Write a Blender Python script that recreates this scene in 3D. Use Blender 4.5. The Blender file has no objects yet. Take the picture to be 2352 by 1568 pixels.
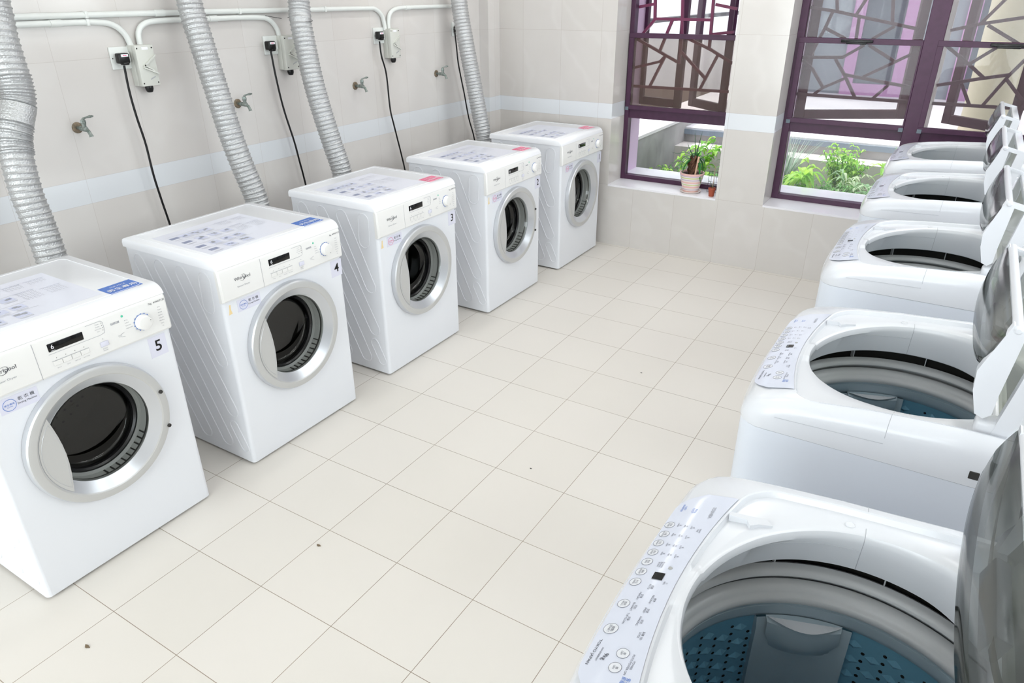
import bpy, bmesh, math, random
from mathutils import Vector, Matrix
random.seed(7)
PI = math.pi
S = bpy.context.scene
COL = S.collection

# ------------------------------------------------------------------ camera
cam_d = bpy.data.cameras.new('camera'); cam = bpy.data.objects.new('camera', cam_d); COL.objects.link(cam)
S.camera = cam
cam_d.sensor_fit = 'HORIZONTAL'; cam_d.sensor_width = 36.0
cam_d.lens = 36.0 * 1617.8 / 2352.0
cam_d.clip_start = 0.02; cam_d.clip_end = 100
YAW, PITCH, ROLL = 0.5513, 0.4610, -0.0044
fw = Vector((-math.sin(YAW) * math.cos(PITCH), math.cos(YAW) * math.cos(PITCH), -math.sin(PITCH)))
rt = Vector((math.cos(YAW), math.sin(YAW), 0)); up = rt.cross(fw)
r_ = rt * math.cos(ROLL) + up * math.sin(ROLL); u_ = -rt * math.sin(ROLL) + up * math.cos(ROLL)
cam.matrix_world = Matrix(((r_.x, u_.x, -fw.x, 2.1347), (r_.y, u_.y, -fw.y, -0.6834), (r_.z, u_.z, -fw.z, 1.6696), (0, 0, 0, 1)))

# ------------------------------------------------------------------ world, sun, exposure
S.view_settings.view_transform = 'Standard'; S.view_settings.look = 'None'
S.view_settings.gamma = 1.0; S.view_settings.exposure = 0.15; S.view_settings.use_curve_mapping = False
wd = bpy.data.worlds.new('world'); S.world = wd; wd.use_nodes = True
bg = wd.node_tree.nodes['Background']; bg.inputs[0].default_value = (0.93, 0.97, 1.0, 1); bg.inputs[1].default_value = 2.4
sd = bpy.data.lights.new('sun', 'SUN'); sd.energy = 3.2; sd.angle = math.radians(4); sd.color = (1, 0.97, 0.9)
sun = bpy.data.objects.new('sun', sd); COL.objects.link(sun)
sun.rotation_euler = (0, math.radians(-27), 0)   # high sun from the left, over the garden
def area(name, loc, sx, sy, power, rot=(0, 0, 0), col=(1, 1, 1)):
    d = bpy.data.lights.new(name, 'AREA'); d.shape = 'RECTANGLE'; d.size = sx; d.size_y = sy; d.energy = power; d.color = col
    o = bpy.data.objects.new(name, d); COL.objects.link(o); o.location = loc; o.rotation_euler = rot
    return o
TUBE_W = 2.9
WIN_POWER = 40.0

# ------------------------------------------------------------------ materials
def lin(c):
    c = c / 255.0
    return c / 12.92 if c <= 0.04045 else ((c + 0.055) / 1.055) ** 2.4
def rgb(r, g, b): return (lin(r), lin(g), lin(b), 1)
def mat(name, col, rough=0.5, metal=0.0, coat=0.0, bump=None, spec=0.5, emit=None, es=1.0, noise=None, ior=1.45):
    m = bpy.data.materials.new(name); m.use_nodes = True
    nt = m.node_tree; b = nt.nodes['Principled BSDF']
    b.inputs['Base Color'].default_value = rgb(*col); b.inputs['Roughness'].default_value = rough
    b.inputs['Metallic'].default_value = metal; b.inputs['Coat Weight'].default_value = coat
    b.inputs['Specular IOR Level'].default_value = spec; b.inputs['IOR'].default_value = ior
    if emit: b.inputs['Emission Color'].default_value = rgb(*emit); b.inputs['Emission Strength'].default_value = es
    if bump or noise:
        tc = nt.nodes.new('ShaderNodeTexCoord')
    if bump:
        n = nt.nodes.new('ShaderNodeTexNoise'); n.inputs['Scale'].default_value = bump[0]; n.inputs['Detail'].default_value = 4
        bp = nt.nodes.new('ShaderNodeBump'); bp.inputs['Strength'].default_value = bump[1]; bp.inputs['Distance'].default_value = bump[2]
        nt.links.new(tc.outputs['Object'], n.inputs['Vector']); nt.links.new(n.outputs['Fac'], bp.inputs['Height'])
        nt.links.new(bp.outputs['Normal'], b.inputs['Normal'])
    if noise:
        n = nt.nodes.new('ShaderNodeTexNoise'); n.inputs['Scale'].default_value = noise[0]; n.inputs['Detail'].default_value = 5
        mx = nt.nodes.new('ShaderNodeMix'); mx.data_type = 'RGBA'
        mx.inputs['A'].default_value = rgb(*col); mx.inputs['B'].default_value = rgb(*noise[1])
        cr = nt.nodes.new('ShaderNodeMapRange'); cr.inputs['From Min'].default_value = 0.35; cr.inputs['From Max'].default_value = 0.7
        nt.links.new(tc.outputs['Object'], n.inputs['Vector']); nt.links.new(n.outputs['Fac'], cr.inputs['Value'])
        nt.links.new(cr.outputs['Result'], mx.inputs['Factor']); nt.links.new(mx.outputs['Result'], b.inputs['Base Color'])
    return m

def thin_glass(name, tint, refl=1.0, film=0.0, filmcol=(120, 110, 105), rough=0.02, ior=1.5):
    """clear sheet: transparent + fresnel gloss, with an optional dusty film"""
    m = bpy.data.materials.new(name); m.use_nodes = True; nt = m.node_tree; nt.nodes.clear()
    out = nt.nodes.new('ShaderNodeOutputMaterial'); tr = nt.nodes.new('ShaderNodeBsdfTransparent'); tr.inputs[0].default_value = (*tint, 1)
    gl = nt.nodes.new('ShaderNodeBsdfGlossy'); gl.inputs['Roughness'].default_value = rough; gl.inputs['Color'].default_value = (refl, refl, refl, 1)
    fr = nt.nodes.new('ShaderNodeFresnel'); ge = nt.nodes.new('ShaderNodeNewGeometry')
    io = nt.nodes.new('ShaderNodeMapRange'); io.inputs['To Min'].default_value = ior; io.inputs['To Max'].default_value = 1 / ior
    nt.links.new(ge.outputs['Backfacing'], io.inputs['Value']); nt.links.new(io.outputs['Result'], fr.inputs[0])   # same gloss from both sides of the sheet
    mx = nt.nodes.new('ShaderNodeMixShader'); nt.links.new(fr.outputs[0], mx.inputs[0])
    src = tr.outputs[0]
    if film > 0:
        df = nt.nodes.new('ShaderNodeBsdfDiffuse'); df.inputs[0].default_value = rgb(*filmcol)
        tl = nt.nodes.new('ShaderNodeBsdfTranslucent'); tl.inputs[0].default_value = rgb(*filmcol)
        md = nt.nodes.new('ShaderNodeMixShader'); md.inputs[0].default_value = 0.5
        nt.links.new(df.outputs[0], md.inputs[1]); nt.links.new(tl.outputs[0], md.inputs[2])
        mf = nt.nodes.new('ShaderNodeMixShader'); mf.inputs[0].default_value = film
        nt.links.new(tr.outputs[0], mf.inputs[1]); nt.links.new(md.outputs[0], mf.inputs[2]); src = mf.outputs[0]
    nt.links.new(src, mx.inputs[1]); nt.links.new(gl.outputs[0], mx.inputs[2]); nt.links.new(mx.outputs[0], out.inputs[0])
    return m

class NT:
    def __init__(s, m): s.nt = m.node_tree
    def n(s, t, **k):
        x = s.nt.nodes.new(t)
        for a, v in k.items(): setattr(x, a, v)
        return x
    def m(s, op, a, b=None, c=None):
        x = s.nt.nodes.new('ShaderNodeMath'); x.operation = op
        for i, v in enumerate((a, b, c)):
            if v is None: continue
            if isinstance(v, (int, float)): x.inputs[i].default_value = v
            else: s.nt.links.new(v, x.inputs[i])
        return x.outputs[0]
    def l(s, a, b): s.nt.links.new(a, b)
    def mix(s, f, a, b):
        x = s.nt.nodes.new('ShaderNodeMix'); x.data_type = 'RGBA'
        for k, v in (('Factor', f), ('A', a), ('B', b)):
            if isinstance(v, tuple): x.inputs[k].default_value = v
            elif isinstance(v, (int, float)): x.inputs[k].default_value = v
            else: s.nt.links.new(v, x.inputs[k])
        return x.outputs['Result']

def joint(N, coord, off, size, half):
    """1 on a joint line of a repeating grid"""
    a = N.m('SUBTRACT', coord, off - size / 2)
    a = N.m('FLOORED_MODULO', a, size)
    a = N.m('ABSOLUTE', N.m('SUBTRACT', a, size / 2))
    return N.m('LESS_THAN', a, half), N.m('FLOOR', N.m('DIVIDE', N.m('SUBTRACT', coord, off), size))

def tile_floor():
    m = bpy.data.materials.new('floor_tiles'); m.use_nodes = True; N = NT(m); b = m.node_tree.nodes['Principled BSDF']
    g = N.n('ShaderNodeNewGeometry'); s = N.n('ShaderNodeSeparateXYZ'); N.l(g.outputs['Position'], s.inputs[0])
    jx, ix = joint(N, s.outputs[0], 0.0, 0.3, 0.0011); jy, iy = joint(N, s.outputs[1], 0.0, 0.3, 0.0011)
    j = N.m('MAXIMUM', jx, jy)
    cv = N.n('ShaderNodeCombineXYZ'); N.l(ix, cv.inputs[0]); N.l(iy, cv.inputs[1])
    wn = N.n('ShaderNodeTexWhiteNoise'); wn.noise_dimensions = '2D'; N.l(cv.outputs[0], wn.inputs['Vector'])
    base = N.mix(wn.outputs['Value'], rgb(226, 221, 214), rgb(222, 217, 209))
    no = N.n('ShaderNodeTexNoise'); no.inputs['Scale'].default_value = 5; no.inputs['Detail'].default_value = 6; N.l(g.outputs['Position'], no.inputs['Vector'])
    base = N.mix(N.m('MULTIPLY', no.outputs['Fac'], 0.5), base, rgb(229, 223, 216))
    # joints differ in how dirty they are
    n2 = N.n('ShaderNodeTexNoise'); n2.inputs['Scale'].default_value = 1.6; N.l(g.outputs['Position'], n2.inputs['Vector'])
    jc = N.mix(n2.outputs['Fac'], rgb(112, 98, 86), rgb(190, 175, 158))
    col = N.mix(j, base, jc); N.l(col, b.inputs['Base Color'])
    b.inputs['Roughness'].default_value = 0.45; b.inputs['Specular IOR Level'].default_value = 0.3
    bp = N.n('ShaderNodeBump'); bp.inputs['Strength'].default_value = 0.3; bp.inputs['Distance'].default_value = 0.001
    N.l(N.m('SUBTRACT', 1.0, j), bp.inputs['Height']); N.l(bp.outputs[0], b.inputs['Normal'])
    return m

def tile_wall(name, axis, off, jk, c1=(218, 214, 211), c2=(215, 210, 206)):
    m = bpy.data.materials.new(name); m.use_nodes = True; N = NT(m); b = m.node_tree.nodes['Principled BSDF']
    g = N.n('ShaderNodeNewGeometry'); s = N.n('ShaderNodeSeparateXYZ'); N.l(g.outputs['Position'], s.inputs[0])
    z = s.outputs[2]
    ju, iu = joint(N, s.outputs[axis], off, 0.3, 0.0009)
    zz = N.m('SUBTRACT', z, N.m('MULTIPLY', N.m('GREATER_THAN', z, 0.935), 0.1))
    jz, iz = joint(N, zz, 0.435, 0.45, 0.0009)
    # 0.885 and 0.985 both come out as joints; band between
    band = N.m('MULTIPLY', N.m('GREATER_THAN', z, 0.885), N.m('LESS_THAN', z, 0.985))
    j = N.m('MAXIMUM', ju, jz)
    cv = N.n('ShaderNodeCombineXYZ'); N.l(iu, cv.inputs[0]); N.l(iz, cv.inputs[1])
    wn = N.n('ShaderNodeTexWhiteNoise'); wn.noise_dimensions = '2D'; N.l(cv.outputs[0], wn.inputs['Vector'])
    base = N.mix(wn.outputs['Value'], rgb(*c1), rgb(*c2))
    # soft marble veins
    wv = N.n('ShaderNodeTexWave'); wv.bands_direction = 'DIAGONAL'; wv.inputs['Scale'].default_value = 1.3; wv.inputs['Distortion'].default_value = 14
    wv.inputs['Detail'].default_value = 3; wv.inputs['Detail Scale'].default_value = 1.2
    ad = N.n('ShaderNodeVectorMath'); ad.operation = 'ADD'; N.l(g.outputs['Position'], ad.inputs[0])
    sc = N.n('ShaderNodeVectorMath'); sc.operation = 'SCALE'; N.l(cv.outputs[0], sc.inputs[0]); sc.inputs['Scale'].default_value = 3.7
    N.l(sc.outputs[0], ad.inputs[1]); N.l(ad.outputs[0], wv.inputs['Vector'])
    v = N.m('POWER', wv.outputs['Fac'], 9.0)
    base = N.mix(N.m('MULTIPLY', v, 0.1), base, rgb(238, 236, 234))
    no = N.n('ShaderNodeTexNoise'); no.inputs['Scale'].default_value = 6; no.inputs['Detail'].default_value = 8; N.l(g.outputs['Position'], no.inputs['Vector'])
    base = N.mix(N.m('MULTIPLY', no.outputs['Fac'], 0.35), base, rgb(222, 219, 216))
    base = N.mix(band, base, rgb(223, 226, 230))
    col = N.mix(N.m('MULTIPLY', j, jk), base, rgb(165, 152, 142)); N.l(col, b.inputs['Base Color'])
    b.inputs['Roughness'].default_value = 0.12; b.inputs['Specular IOR Level'].default_value = 0.5
    return m

M = {}
M['floor'] = tile_floor()
M['wall_x'] = tile_wall('wall_tiles_x', 0, 0.0, 0.5, (208, 203, 199), (205, 200, 195))
M['wall_y'] = tile_wall('wall_tiles_y', 1, -0.035, 0.28)
M['ceiling'] = mat('ceiling_paint', (240, 240, 238), 0.8)
M['sill'] = mat('sill_tile', (240, 238, 242), 0.2, noise=(3, (232, 230, 236)))
M['enamel'] = mat('white_enamel', (231, 233, 238), 0.28, spec=0.5)
M['top'] = mat('white_top_laminate', (244, 245, 249), 0.22)
M['panelw'] = mat('dryer_panel_plastic', (234, 233, 231), 0.3)
M['silver'] = mat('silver_plastic', (200, 200, 199), 0.38, 0.3, bump=(900, 0.08, 0.0004))
M['chrome'] = mat('satin_metal', (204, 206, 210), 0.28, 0.55)
M['black'] = mat('black_plastic', (12, 12, 13), 0.3)
M['gloss_black'] = mat('black_display', (8, 9, 10), 0.08)
M['darkgrey'] = mat('dark_grey_metal', (62, 60, 58), 0.5, 0.4)
M['dryerdrum'] = mat('dryer_drum_metal', (48, 46, 43), 0.5, 0.3)
M['rubber'] = mat('rubber', (24, 24, 26), 0.25)
M['collar'] = mat('grey_collar_plastic', (172, 172, 170), 0.35)
M['ink'] = mat('grey_ink', (70, 72, 80), 0.6)
M['inklight'] = mat('light_grey_ink', (165, 167, 174), 0.6)
M['inkmid'] = mat('mid_grey_ink', (112, 114, 124), 0.6)
M['inkblue'] = mat('blue_ink', (70, 120, 200), 0.5)
M['blue'] = mat('blue_sticker', (62, 112, 196), 0.3)
M['pink'] = mat('pink_sticker', (232, 96, 140), 0.3)
M['paper'] = mat('label_paper', (221, 221, 235), 0.4)
M['sheet'] = mat('instruction_sheet', (229, 231, 243), 0.2)
M['pict'] = mat('print_slate', (142, 149, 176), 0.4)
M['pictl'] = mat('print_pale', (208, 212, 234), 0.4)
M['render'] = mat('white_render_wall', (238, 236, 240), 0.8)
M['white'] = mat('white_print', (245, 245, 250), 0.4)
M['green'] = mat('green_dot', (90, 205, 170), 0.4)
M['stain'] = mat('yellow_glue', (236, 212, 160), 0.6)
M['seam'] = mat('seam_shadow_gap', (186, 188, 194), 0.6)
M['glass_bowl'] = thin_glass('door_glass', (0.86, 0.88, 0.87), 1.0, rough=0.02)
M['glass_win'] = thin_glass('window_glass', (0.96, 0.98, 0.98), 0.8)
M['glass_dusty'] = thin_glass('dusty_window_glass', (0.90, 0.91, 0.91), 0.3, film=0.17, filmcol=(150, 132, 140))
M['screen'] = thin_glass('insect_screen_mesh', (0.9, 0.88, 0.86), 0.15, film=0.26, filmcol=(150, 132, 122))
M['smoke'] = thin_glass('smoked_lid', (0.27, 0.285, 0.28), 0.8, film=0.26, filmcol=(112, 116, 114), rough=0.09, ior=1.5)
M['smoke_l'] = thin_glass('smoked_lid_pale', (0.50, 0.52, 0.44), 0.8, film=0.35, filmcol=(172, 172, 156), rough=0.1)
M['frame'] = mat('plum_frame_paint', (72, 38, 66), 0.4, noise=(30, (66, 34, 60)))
M['frame_red'] = mat('maroon_lattice_paint', (112, 42, 78), 0.4)
M['lattice'] = mat('mauve_brown_lattice', (104, 78, 84), 0.45, noise=(40, (92, 68, 74)))
M['pinkframe'] = mat('pink_mauve_frame', (182, 136, 178), 0.5)
M['steelcap'] = mat('grey_corner_cap', (104, 116, 126), 0.4)
M['wplastic'] = mat('washer_white_plastic', (223, 225, 230), 0.2, coat=0.1)
M['wcab'] = mat('washer_cabinet_steel', (220, 225, 234), 0.3)
M['wpanel'] = mat('washer_panel_film', (213, 217, 230), 0.14)
M['tub'] = mat('tub_grey_plastic', (196, 198, 200), 0.28)
M['tub2'] = mat('tub_inner_bluegrey', (160, 176, 186), 0.32)
M['drum'] = mat('drum_steel_blue', (120, 172, 196), 0.28, 0.3, bump=(60, 0.15, 0.002))
M['hole'] = mat('drum_hole', (6, 8, 10), 0.8)
M['dark'] = mat('dark_gap', (26, 25, 22), 0.8)
M['foil'] = mat('aluminium_foil', (196, 197, 198), 0.34, 0.72, bump=(170, 0.9, 0.004))
M['pvc'] = mat('white_pvc', (232, 235, 232), 0.3)
M['boxgrey'] = mat('switch_box_grey', (212, 213, 206), 0.4)
M['brass'] = mat('tarnished_brass', (158, 164, 160), 0.32, 0.6, noise=(60, (112, 124, 118)))
M['cable'] = mat('black_cable', (10, 10, 11), 0.35)
M['rust'] = mat('rusty_flange', (150, 132, 112), 0.5, 0.4, noise=(80, (104, 98, 84)))
M['soil'] = mat('soil', (70, 48, 38), 0.9, noise=(50, (44, 30, 24)))
M['leaf'] = mat('leaf_green', (52, 128, 56), 0.4, noise=(12, (30, 96, 46)))
M['bark'] = mat('bulb_bark', (112, 78, 58), 0.8, noise=(40, (64, 44, 34)))
M['stick'] = mat('wooden_stick', (226, 186, 158), 0.6)
M['terracotta'] = mat('terracotta', (168, 82, 58), 0.6)
M['wire'] = mat('dark_wire', (60, 58, 60), 0.4, 0.6)
M['saucer'] = mat('cream_saucer', (226, 214, 206), 0.4)
M['concrete'] = mat('grey_concrete', (168, 164, 166), 0.85, noise=(4, (146, 142, 144)))
M['revealpink'] = mat('lavender_reveal_paint', (214, 186, 216), 0.5)
M['doorglass'] = mat('dark_door_glass', (92, 102, 112), 0.3)
M['slab'] = mat('shaded_slab_edge', (132, 142, 158), 0.7)  # shade on the slab's front edge is put into its colour
M['pave'] = mat('pale_paving', (226, 220, 224), 0.8, noise=(2, (214, 208, 214)))
M['ledge'] = mat('pale_ledge', (220, 210, 208), 0.8)
M['facade'] = mat('facade_grey', (134, 142, 150), 0.6)
M['beige'] = mat('beige_column', (226, 214, 190), 0.7)
M['lamp'] = mat('lamp_glow', (255, 255, 255), 0.5, emit=(255, 255, 255), es=2.2)
M['lampbody'] = mat('lamp_body', (240, 240, 240), 0.4)
M['debris'] = mat('dried_leaf', (120, 104, 82), 0.8)

def foliage(name, c1, c2):
    m = bpy.data.materials.new(name); m.use_nodes = True; N = NT(m); b = m.node_tree.nodes['Principled BSDF']
    oi = N.n('ShaderNodeNewGeometry'); c = N.mix(oi.outputs['Random Per Island'], rgb(*c1), rgb(*c2))
    N.l(c, b.inputs['Base Color']); b.inputs['Roughness'].default_value = 0.45
    tl = N.n('ShaderNodeBsdfTranslucent'); N.l(c, tl.inputs[0]); mx = N.n('ShaderNodeMixShader'); mx.inputs[0].default_value = 0.45
    out = m.node_tree.nodes['Material Output']; N.l(b.outputs[0], mx.inputs[1]); N.l(tl.outputs[0], mx.inputs[2]); N.l(mx.outputs[0], out.inputs[0])
    return m
M['fol_lime'] = foliage('foliage_lime', (190, 226, 96), (120, 190, 76))
M['fol_mid'] = foliage('foliage_mid', (122, 178, 92), (88, 146, 84))
M['fol_pale'] = foliage('foliage_pale', (214, 224, 190), (142, 184, 140))
M['fol_blade'] = foliage('foliage_blade', (222, 230, 220), (150, 180, 160))

def stripe_pot():
    m = bpy.data.materials.new('striped_pot_glaze'); m.use_nodes = True; N = NT(m); b = m.node_tree.nodes['Principled BSDF']
    tc = N.n('ShaderNodeTexCoord'); s = N.n('ShaderNodeSeparateXYZ'); N.l(tc.outputs['Object'], s.inputs[0])
    cr = N.n('ShaderNodeValToRGB'); cr.color_ramp.interpolation = 'CONSTANT'
    N.l(N.m('DIVIDE', s.outputs[2], 0.135), cr.inputs[0])
    W = rgb(240, 232, 228); P = rgb(240, 196, 188); G = rgb(204, 214, 130); L = rgb(204, 182, 206)
    st = [(0, P), (.08, W), (.12, L), (.16, W), (.22, P), (.32, W), (.36, G), (.40, W), (.46, P), (.54, W), (.60, L), (.64, W), (.70, G), (.75, W), (.80, L), (.84, P), (.95, W)]
    e = cr.color_ramp.elements; e[0].position = 0; e[0].color = st[0][1]; e[1].position = st[1][0]; e[1].color = st[1][1]
    for p, c in st[2:]:
        x = e.new(p); x.color = c
    N.l(cr.outputs[0], b.inputs['Base Color']); b.inputs['Roughness'].default_value = 0.3
    return m
M['pot'] = stripe_pot()

# ------------------------------------------------------------------ mesh helpers
def bmn(): return bmesh.new()
def box(bm, x0, x1, y0, y1, z0, z1, bev=0.0, mi=0, seg=2, mtx=None):
    g = bmesh.ops.create_cube(bm, size=1.0)
    vs = g['verts']
    for v in vs:
        v.co = Vector(((x0 + x1) / 2 + v.co.x * (x1 - x0), (y0 + y1) / 2 + v.co.y * (y1 - y0), (z0 + z1) / 2 + v.co.z * (z1 - z0)))
    fs = list({f for v in vs for f in v.link_faces})
    for f in fs: f.material_index = mi
    if bev > 0:
        es = list({e for v in vs for e in v.link_edges})
        r = bmesh.ops.bevel(bm, geom=es, offset=bev, segments=seg, affect='EDGES', profile=0.5)
        for f in r['faces']: f.material_index = mi
        vs = list({v for f in r['faces'] for v in f.verts} | {v for v in vs if v.is_valid})
        big = {f for v in vs for f in v.link_faces}; vs = list({v for f in big for v in f.verts})
    if mtx is not None:
        for v in vs: v.co = mtx @ v.co
    return vs
def loft(bm, rings, closed=True, mi=0, cap0=False, cap1=False):
    R = [[bm.verts.new(p) for p in r] for r in rings]; n = len(R[0])
    for a, b in zip(R[:-1], R[1:]):
        for i in range(n if closed else n - 1):
            k = (i + 1) % n
            try:
                f = bm.faces.new((a[i], a[k], b[k], b[i])); f.material_index = mi
            except ValueError: pass
    if cap0: f = bm.faces.new(list(reversed(R[0]))); f.material_index = mi
    if cap1: f = bm.faces.new(R[-1]); f.material_index = mi
    return R
def lathe(bm, prof, seg=48, axis='z', c=(0, 0, 0), mi=0, cap0=False, cap1=False, mtx=None):
    rings = []
    for r, h in prof:
        ring = []
        for i in range(seg):
            a = 2 * PI * i / seg; u, v = r * math.cos(a), r * math.sin(a)
            p = Vector((u, v, h)) if axis == 'z' else Vector((h, u, v)) if axis == 'x' else Vector((v, h, u))
            p = p + Vector(c)
            ring.append(mtx @ p if mtx is not None else p)
        rings.append(ring)
    return loft(bm, rings, True, mi, cap0, cap1)
def frames(pts, closed=False):
    pts = [Vector(p) for p in pts]; n = len(pts); T = []
    for i in range(n):
        a = pts[i - 1] if (i > 0 or closed) else pts[0]; b = pts[(i + 1) % n] if (i < n - 1 or closed) else pts[-1]
        T.append((b - a).normalized())
    up = Vector((0, 0, 1)) if abs(T[0].z) < 0.9 else Vector((1, 0, 0))
    nrm = (up - T[0] * up.dot(T[0])).normalized(); out = []
    for i in range(n):
        nrm = (nrm - T[i] * nrm.dot(T[i])).normalized(); out.append((pts[i], nrm.copy(), T[i].cross(nrm)))
    return out
def tube(bm, pts, r, seg=10, closed=False, mi=0, cap=True):
    rs = r if isinstance(r, (list, tuple)) else [r] * len(pts)
    rings = [[p + u * (rr * math.cos(2 * PI * k / seg)) + v * (rr * math.sin(2 * PI * k / seg)) for k in range(seg)] for (p, u, v), rr in zip(frames(pts, closed), rs)]
    if closed: rings.append(rings[0])
    return loft(bm, rings, True, mi, cap and not closed, cap and not closed)
def catmull(pts, n=8):
    P = [Vector(p) for p in pts]; P = [P[0] * 2 - P[1]] + P + [P[-1] * 2 - P[-2]]; out = []
    for i in range(1, len(P) - 2):
        for k in range(n):
            t = k / n; a, b, c, d = P[i - 1], P[i], P[i + 1], P[i + 2]
            out.append(0.5 * ((2 * b) + (c - a) * t + (2 * a - 5 * b + 4 * c - d) * t * t + (3 * b - a - 3 * c + d) * t ** 3))
    out.append(P[-2]); return out
def prism(bm, outline, a, b, axis='y', mi=0, bev=0.0):
    """outline: 2D points; axis y -> (x,z), axis x -> (y,z), axis z -> (x,y)"""
    def P(u, v, w): return Vector((u, w, v)) if axis == 'y' else Vector((w, u, v)) if axis == 'x' else Vector((u, v, w))
    R = loft(bm, [[P(u, v, a) for u, v in outline], [P(u, v, b) for u, v in outline]], True, mi, True, True)
    return R
def rrect(x0, x1, y0, y1, r, n=6):
    pts = []
    for cx, cy, a0 in ((x1 - r, y1 - r, 0), (x0 + r, y1 - r, 90), (x0 + r, y0 + r, 180), (x1 - r, y0 + r, 270)):
        for k in range(n + 1):
            a = math.radians(a0 + 90 * k / n); pts.append((cx + r * math.cos(a), cy + r * math.sin(a)))
    return pts
def quad(bm, pts, mi=0):
    f = bm.faces.new([bm.verts.new(p) for p in pts]); f.material_index = mi; return f
def finish(bm, smooth=35):
    bmesh.ops.recalc_face_normals(bm, faces=bm.faces)
    if smooth is not None:
        for f in bm.faces: f.smooth = True
        lim = math.radians(smooth)
        for e in bm.edges:
            if len(e.link_faces) == 2 and e.calc_face_angle(0) > lim: e.smooth = False
def obj(name, bm, mats, parent=None, smooth=35, loc=None, recalc=True):
    if recalc: finish(bm, smooth)
    me = bpy.data.meshes.new(name); bm.to_mesh(me); bm.free()
    for m in (mats if isinstance(mats, (list, tuple)) else [mats]): me.materials.append(M[m] if isinstance(m, str) else m)
    o = bpy.data.objects.new(name, me); COL.objects.link(o)
    if parent: o.parent = parent
    if loc: o.location = loc
    return o
def tag(o, label=None, cat=None, group=None, kind=None):
    if label: o['label'] = label
    if cat: o['category'] = cat
    if group: o['group'] = group
    if kind: o['kind'] = kind
    return o
def thing(name, label, cat, loc=(0, 0, 0), group=None, kind=None):
    o = bpy.data.objects.new(name, None); COL.objects.link(o); o.location = loc; o.empty_display_size = 0.1
    return tag(o, label, cat, group, kind)
def struct(name, bm, mats, smooth=None):
    o = obj(name, bm, mats, None, smooth); o['kind'] = 'structure'; return o
def dup(o, parent=None):
    c = o.copy(); COL.objects.link(c); c.parent = parent
    for ch in [x for x in bpy.data.objects if x.parent == o]: dup(ch, c)
    return c

_tc = {}
def text_mesh(s, bold=0.0):
    if (s, bold) in _tc: return _tc[(s, bold)]
    cu = bpy.data.curves.new('t', 'FONT'); cu.body = s; cu.size = 1.0; cu.align_x = 'CENTER'; cu.align_y = 'CENTER'; cu.resolution_u = 3; cu.offset = bold
    ob = bpy.data.objects.new('t', cu); COL.objects.link(ob)
    dg = bpy.context.evaluated_depsgraph_get(); me = bpy.data.meshes.new_from_object(ob.evaluated_get(dg))
    V = [v.co.copy() for v in me.vertices]; F = [tuple(p.vertices) for p in me.polygons]
    bpy.data.objects.remove(ob); bpy.data.curves.remove(cu); bpy.data.meshes.remove(me)
    _tc[(s, bold)] = (V, F); return V, F
def put_text(bm, s, size, c, ex, ey, mi=0, bold=0.0, warp=None, width=None):
    V, F = text_mesh(s, bold); ex = Vector(ex); ey = Vector(ey); c = Vector(c)
    sx = size
    if width:
        w = max(v.x for v in V) - min(v.x for v in V); sx = width / w
    vs = []
    for v in V:
        p = c + ex * (v.x * sx) + ey * (v.y * size)
        vs.append(bm.verts.new(warp(p) if warp else p))
    for f in F:
        try: bm.faces.new([vs[i] for i in f]).material_index = mi
        except ValueError: pass

# ================================================================== THE ROOM
XL, YB, XR, YFR, ZC = -0.87, 3.931, 2.95, -4.4, 2.8
bm = bmn(); box(bm, XL - .2, XR + .2, YFR - .2, YB, -0.1, 0.0); struct('floor', bm, 'floor')
bm = bmn(); box(bm, XL - .2, XR + .2, YFR - .2, 4.44, ZC, ZC + .1); struct('ceiling', bm, 'ceiling')
bm = bmn(); box(bm, XL - .2, XL, YFR - .2, YB, 0, ZC); struct('wall_left', bm, 'wall_y')
FW = (-.8, 2.8)                 # wide glazed opening added behind the camera to let in fill light
bm = bmn(); box(bm, XL - .2, FW[0], YFR - .2, YFR, 0, ZC); box(bm, FW[1], XR + .2, YFR - .2, YFR, 0, ZC); box(bm, *FW, YFR - .2, YFR, 0, .10); box(bm, *FW, YFR - .2, YFR, 2.70, ZC); struct('wall_front', bm, 'wall_x')
# far wall with two window openings
W1X = (0.105, 0.880); W2X = (1.187, 2.760); ZS, ZT = 0.437, 2.42; YO = 4.44
bm = bmn()
box(bm, XL - .2, W1X[0], YB, YO, 0, ZC); box(bm, W1X[1], W2X[0], YB, YO, 0, ZC); box(bm, W2X[1], XR + .2, YB, YO, 0, ZC)
for a, b in (W1X, W2X): box(bm, a, b, YB, YO, 0, ZS - .012); box(bm, a, b, YB, YO, ZT, ZC)
struct('wall_back', bm, 'wall_x')
for i, (a, b) in enumerate((W1X, W2X)):
    bm = bmn(); box(bm, a, b, YB - .001, 4.15, ZS - .012, ZS)
    o = struct('trim_%d' % (i + 1), bm, 'sill')
# pilaster in the far left corner
bm = bmn(); box(bm, XL, -0.795, 3.785, YB, 0, ZC); struct('trim_3', bm, 'wall_y')
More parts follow.
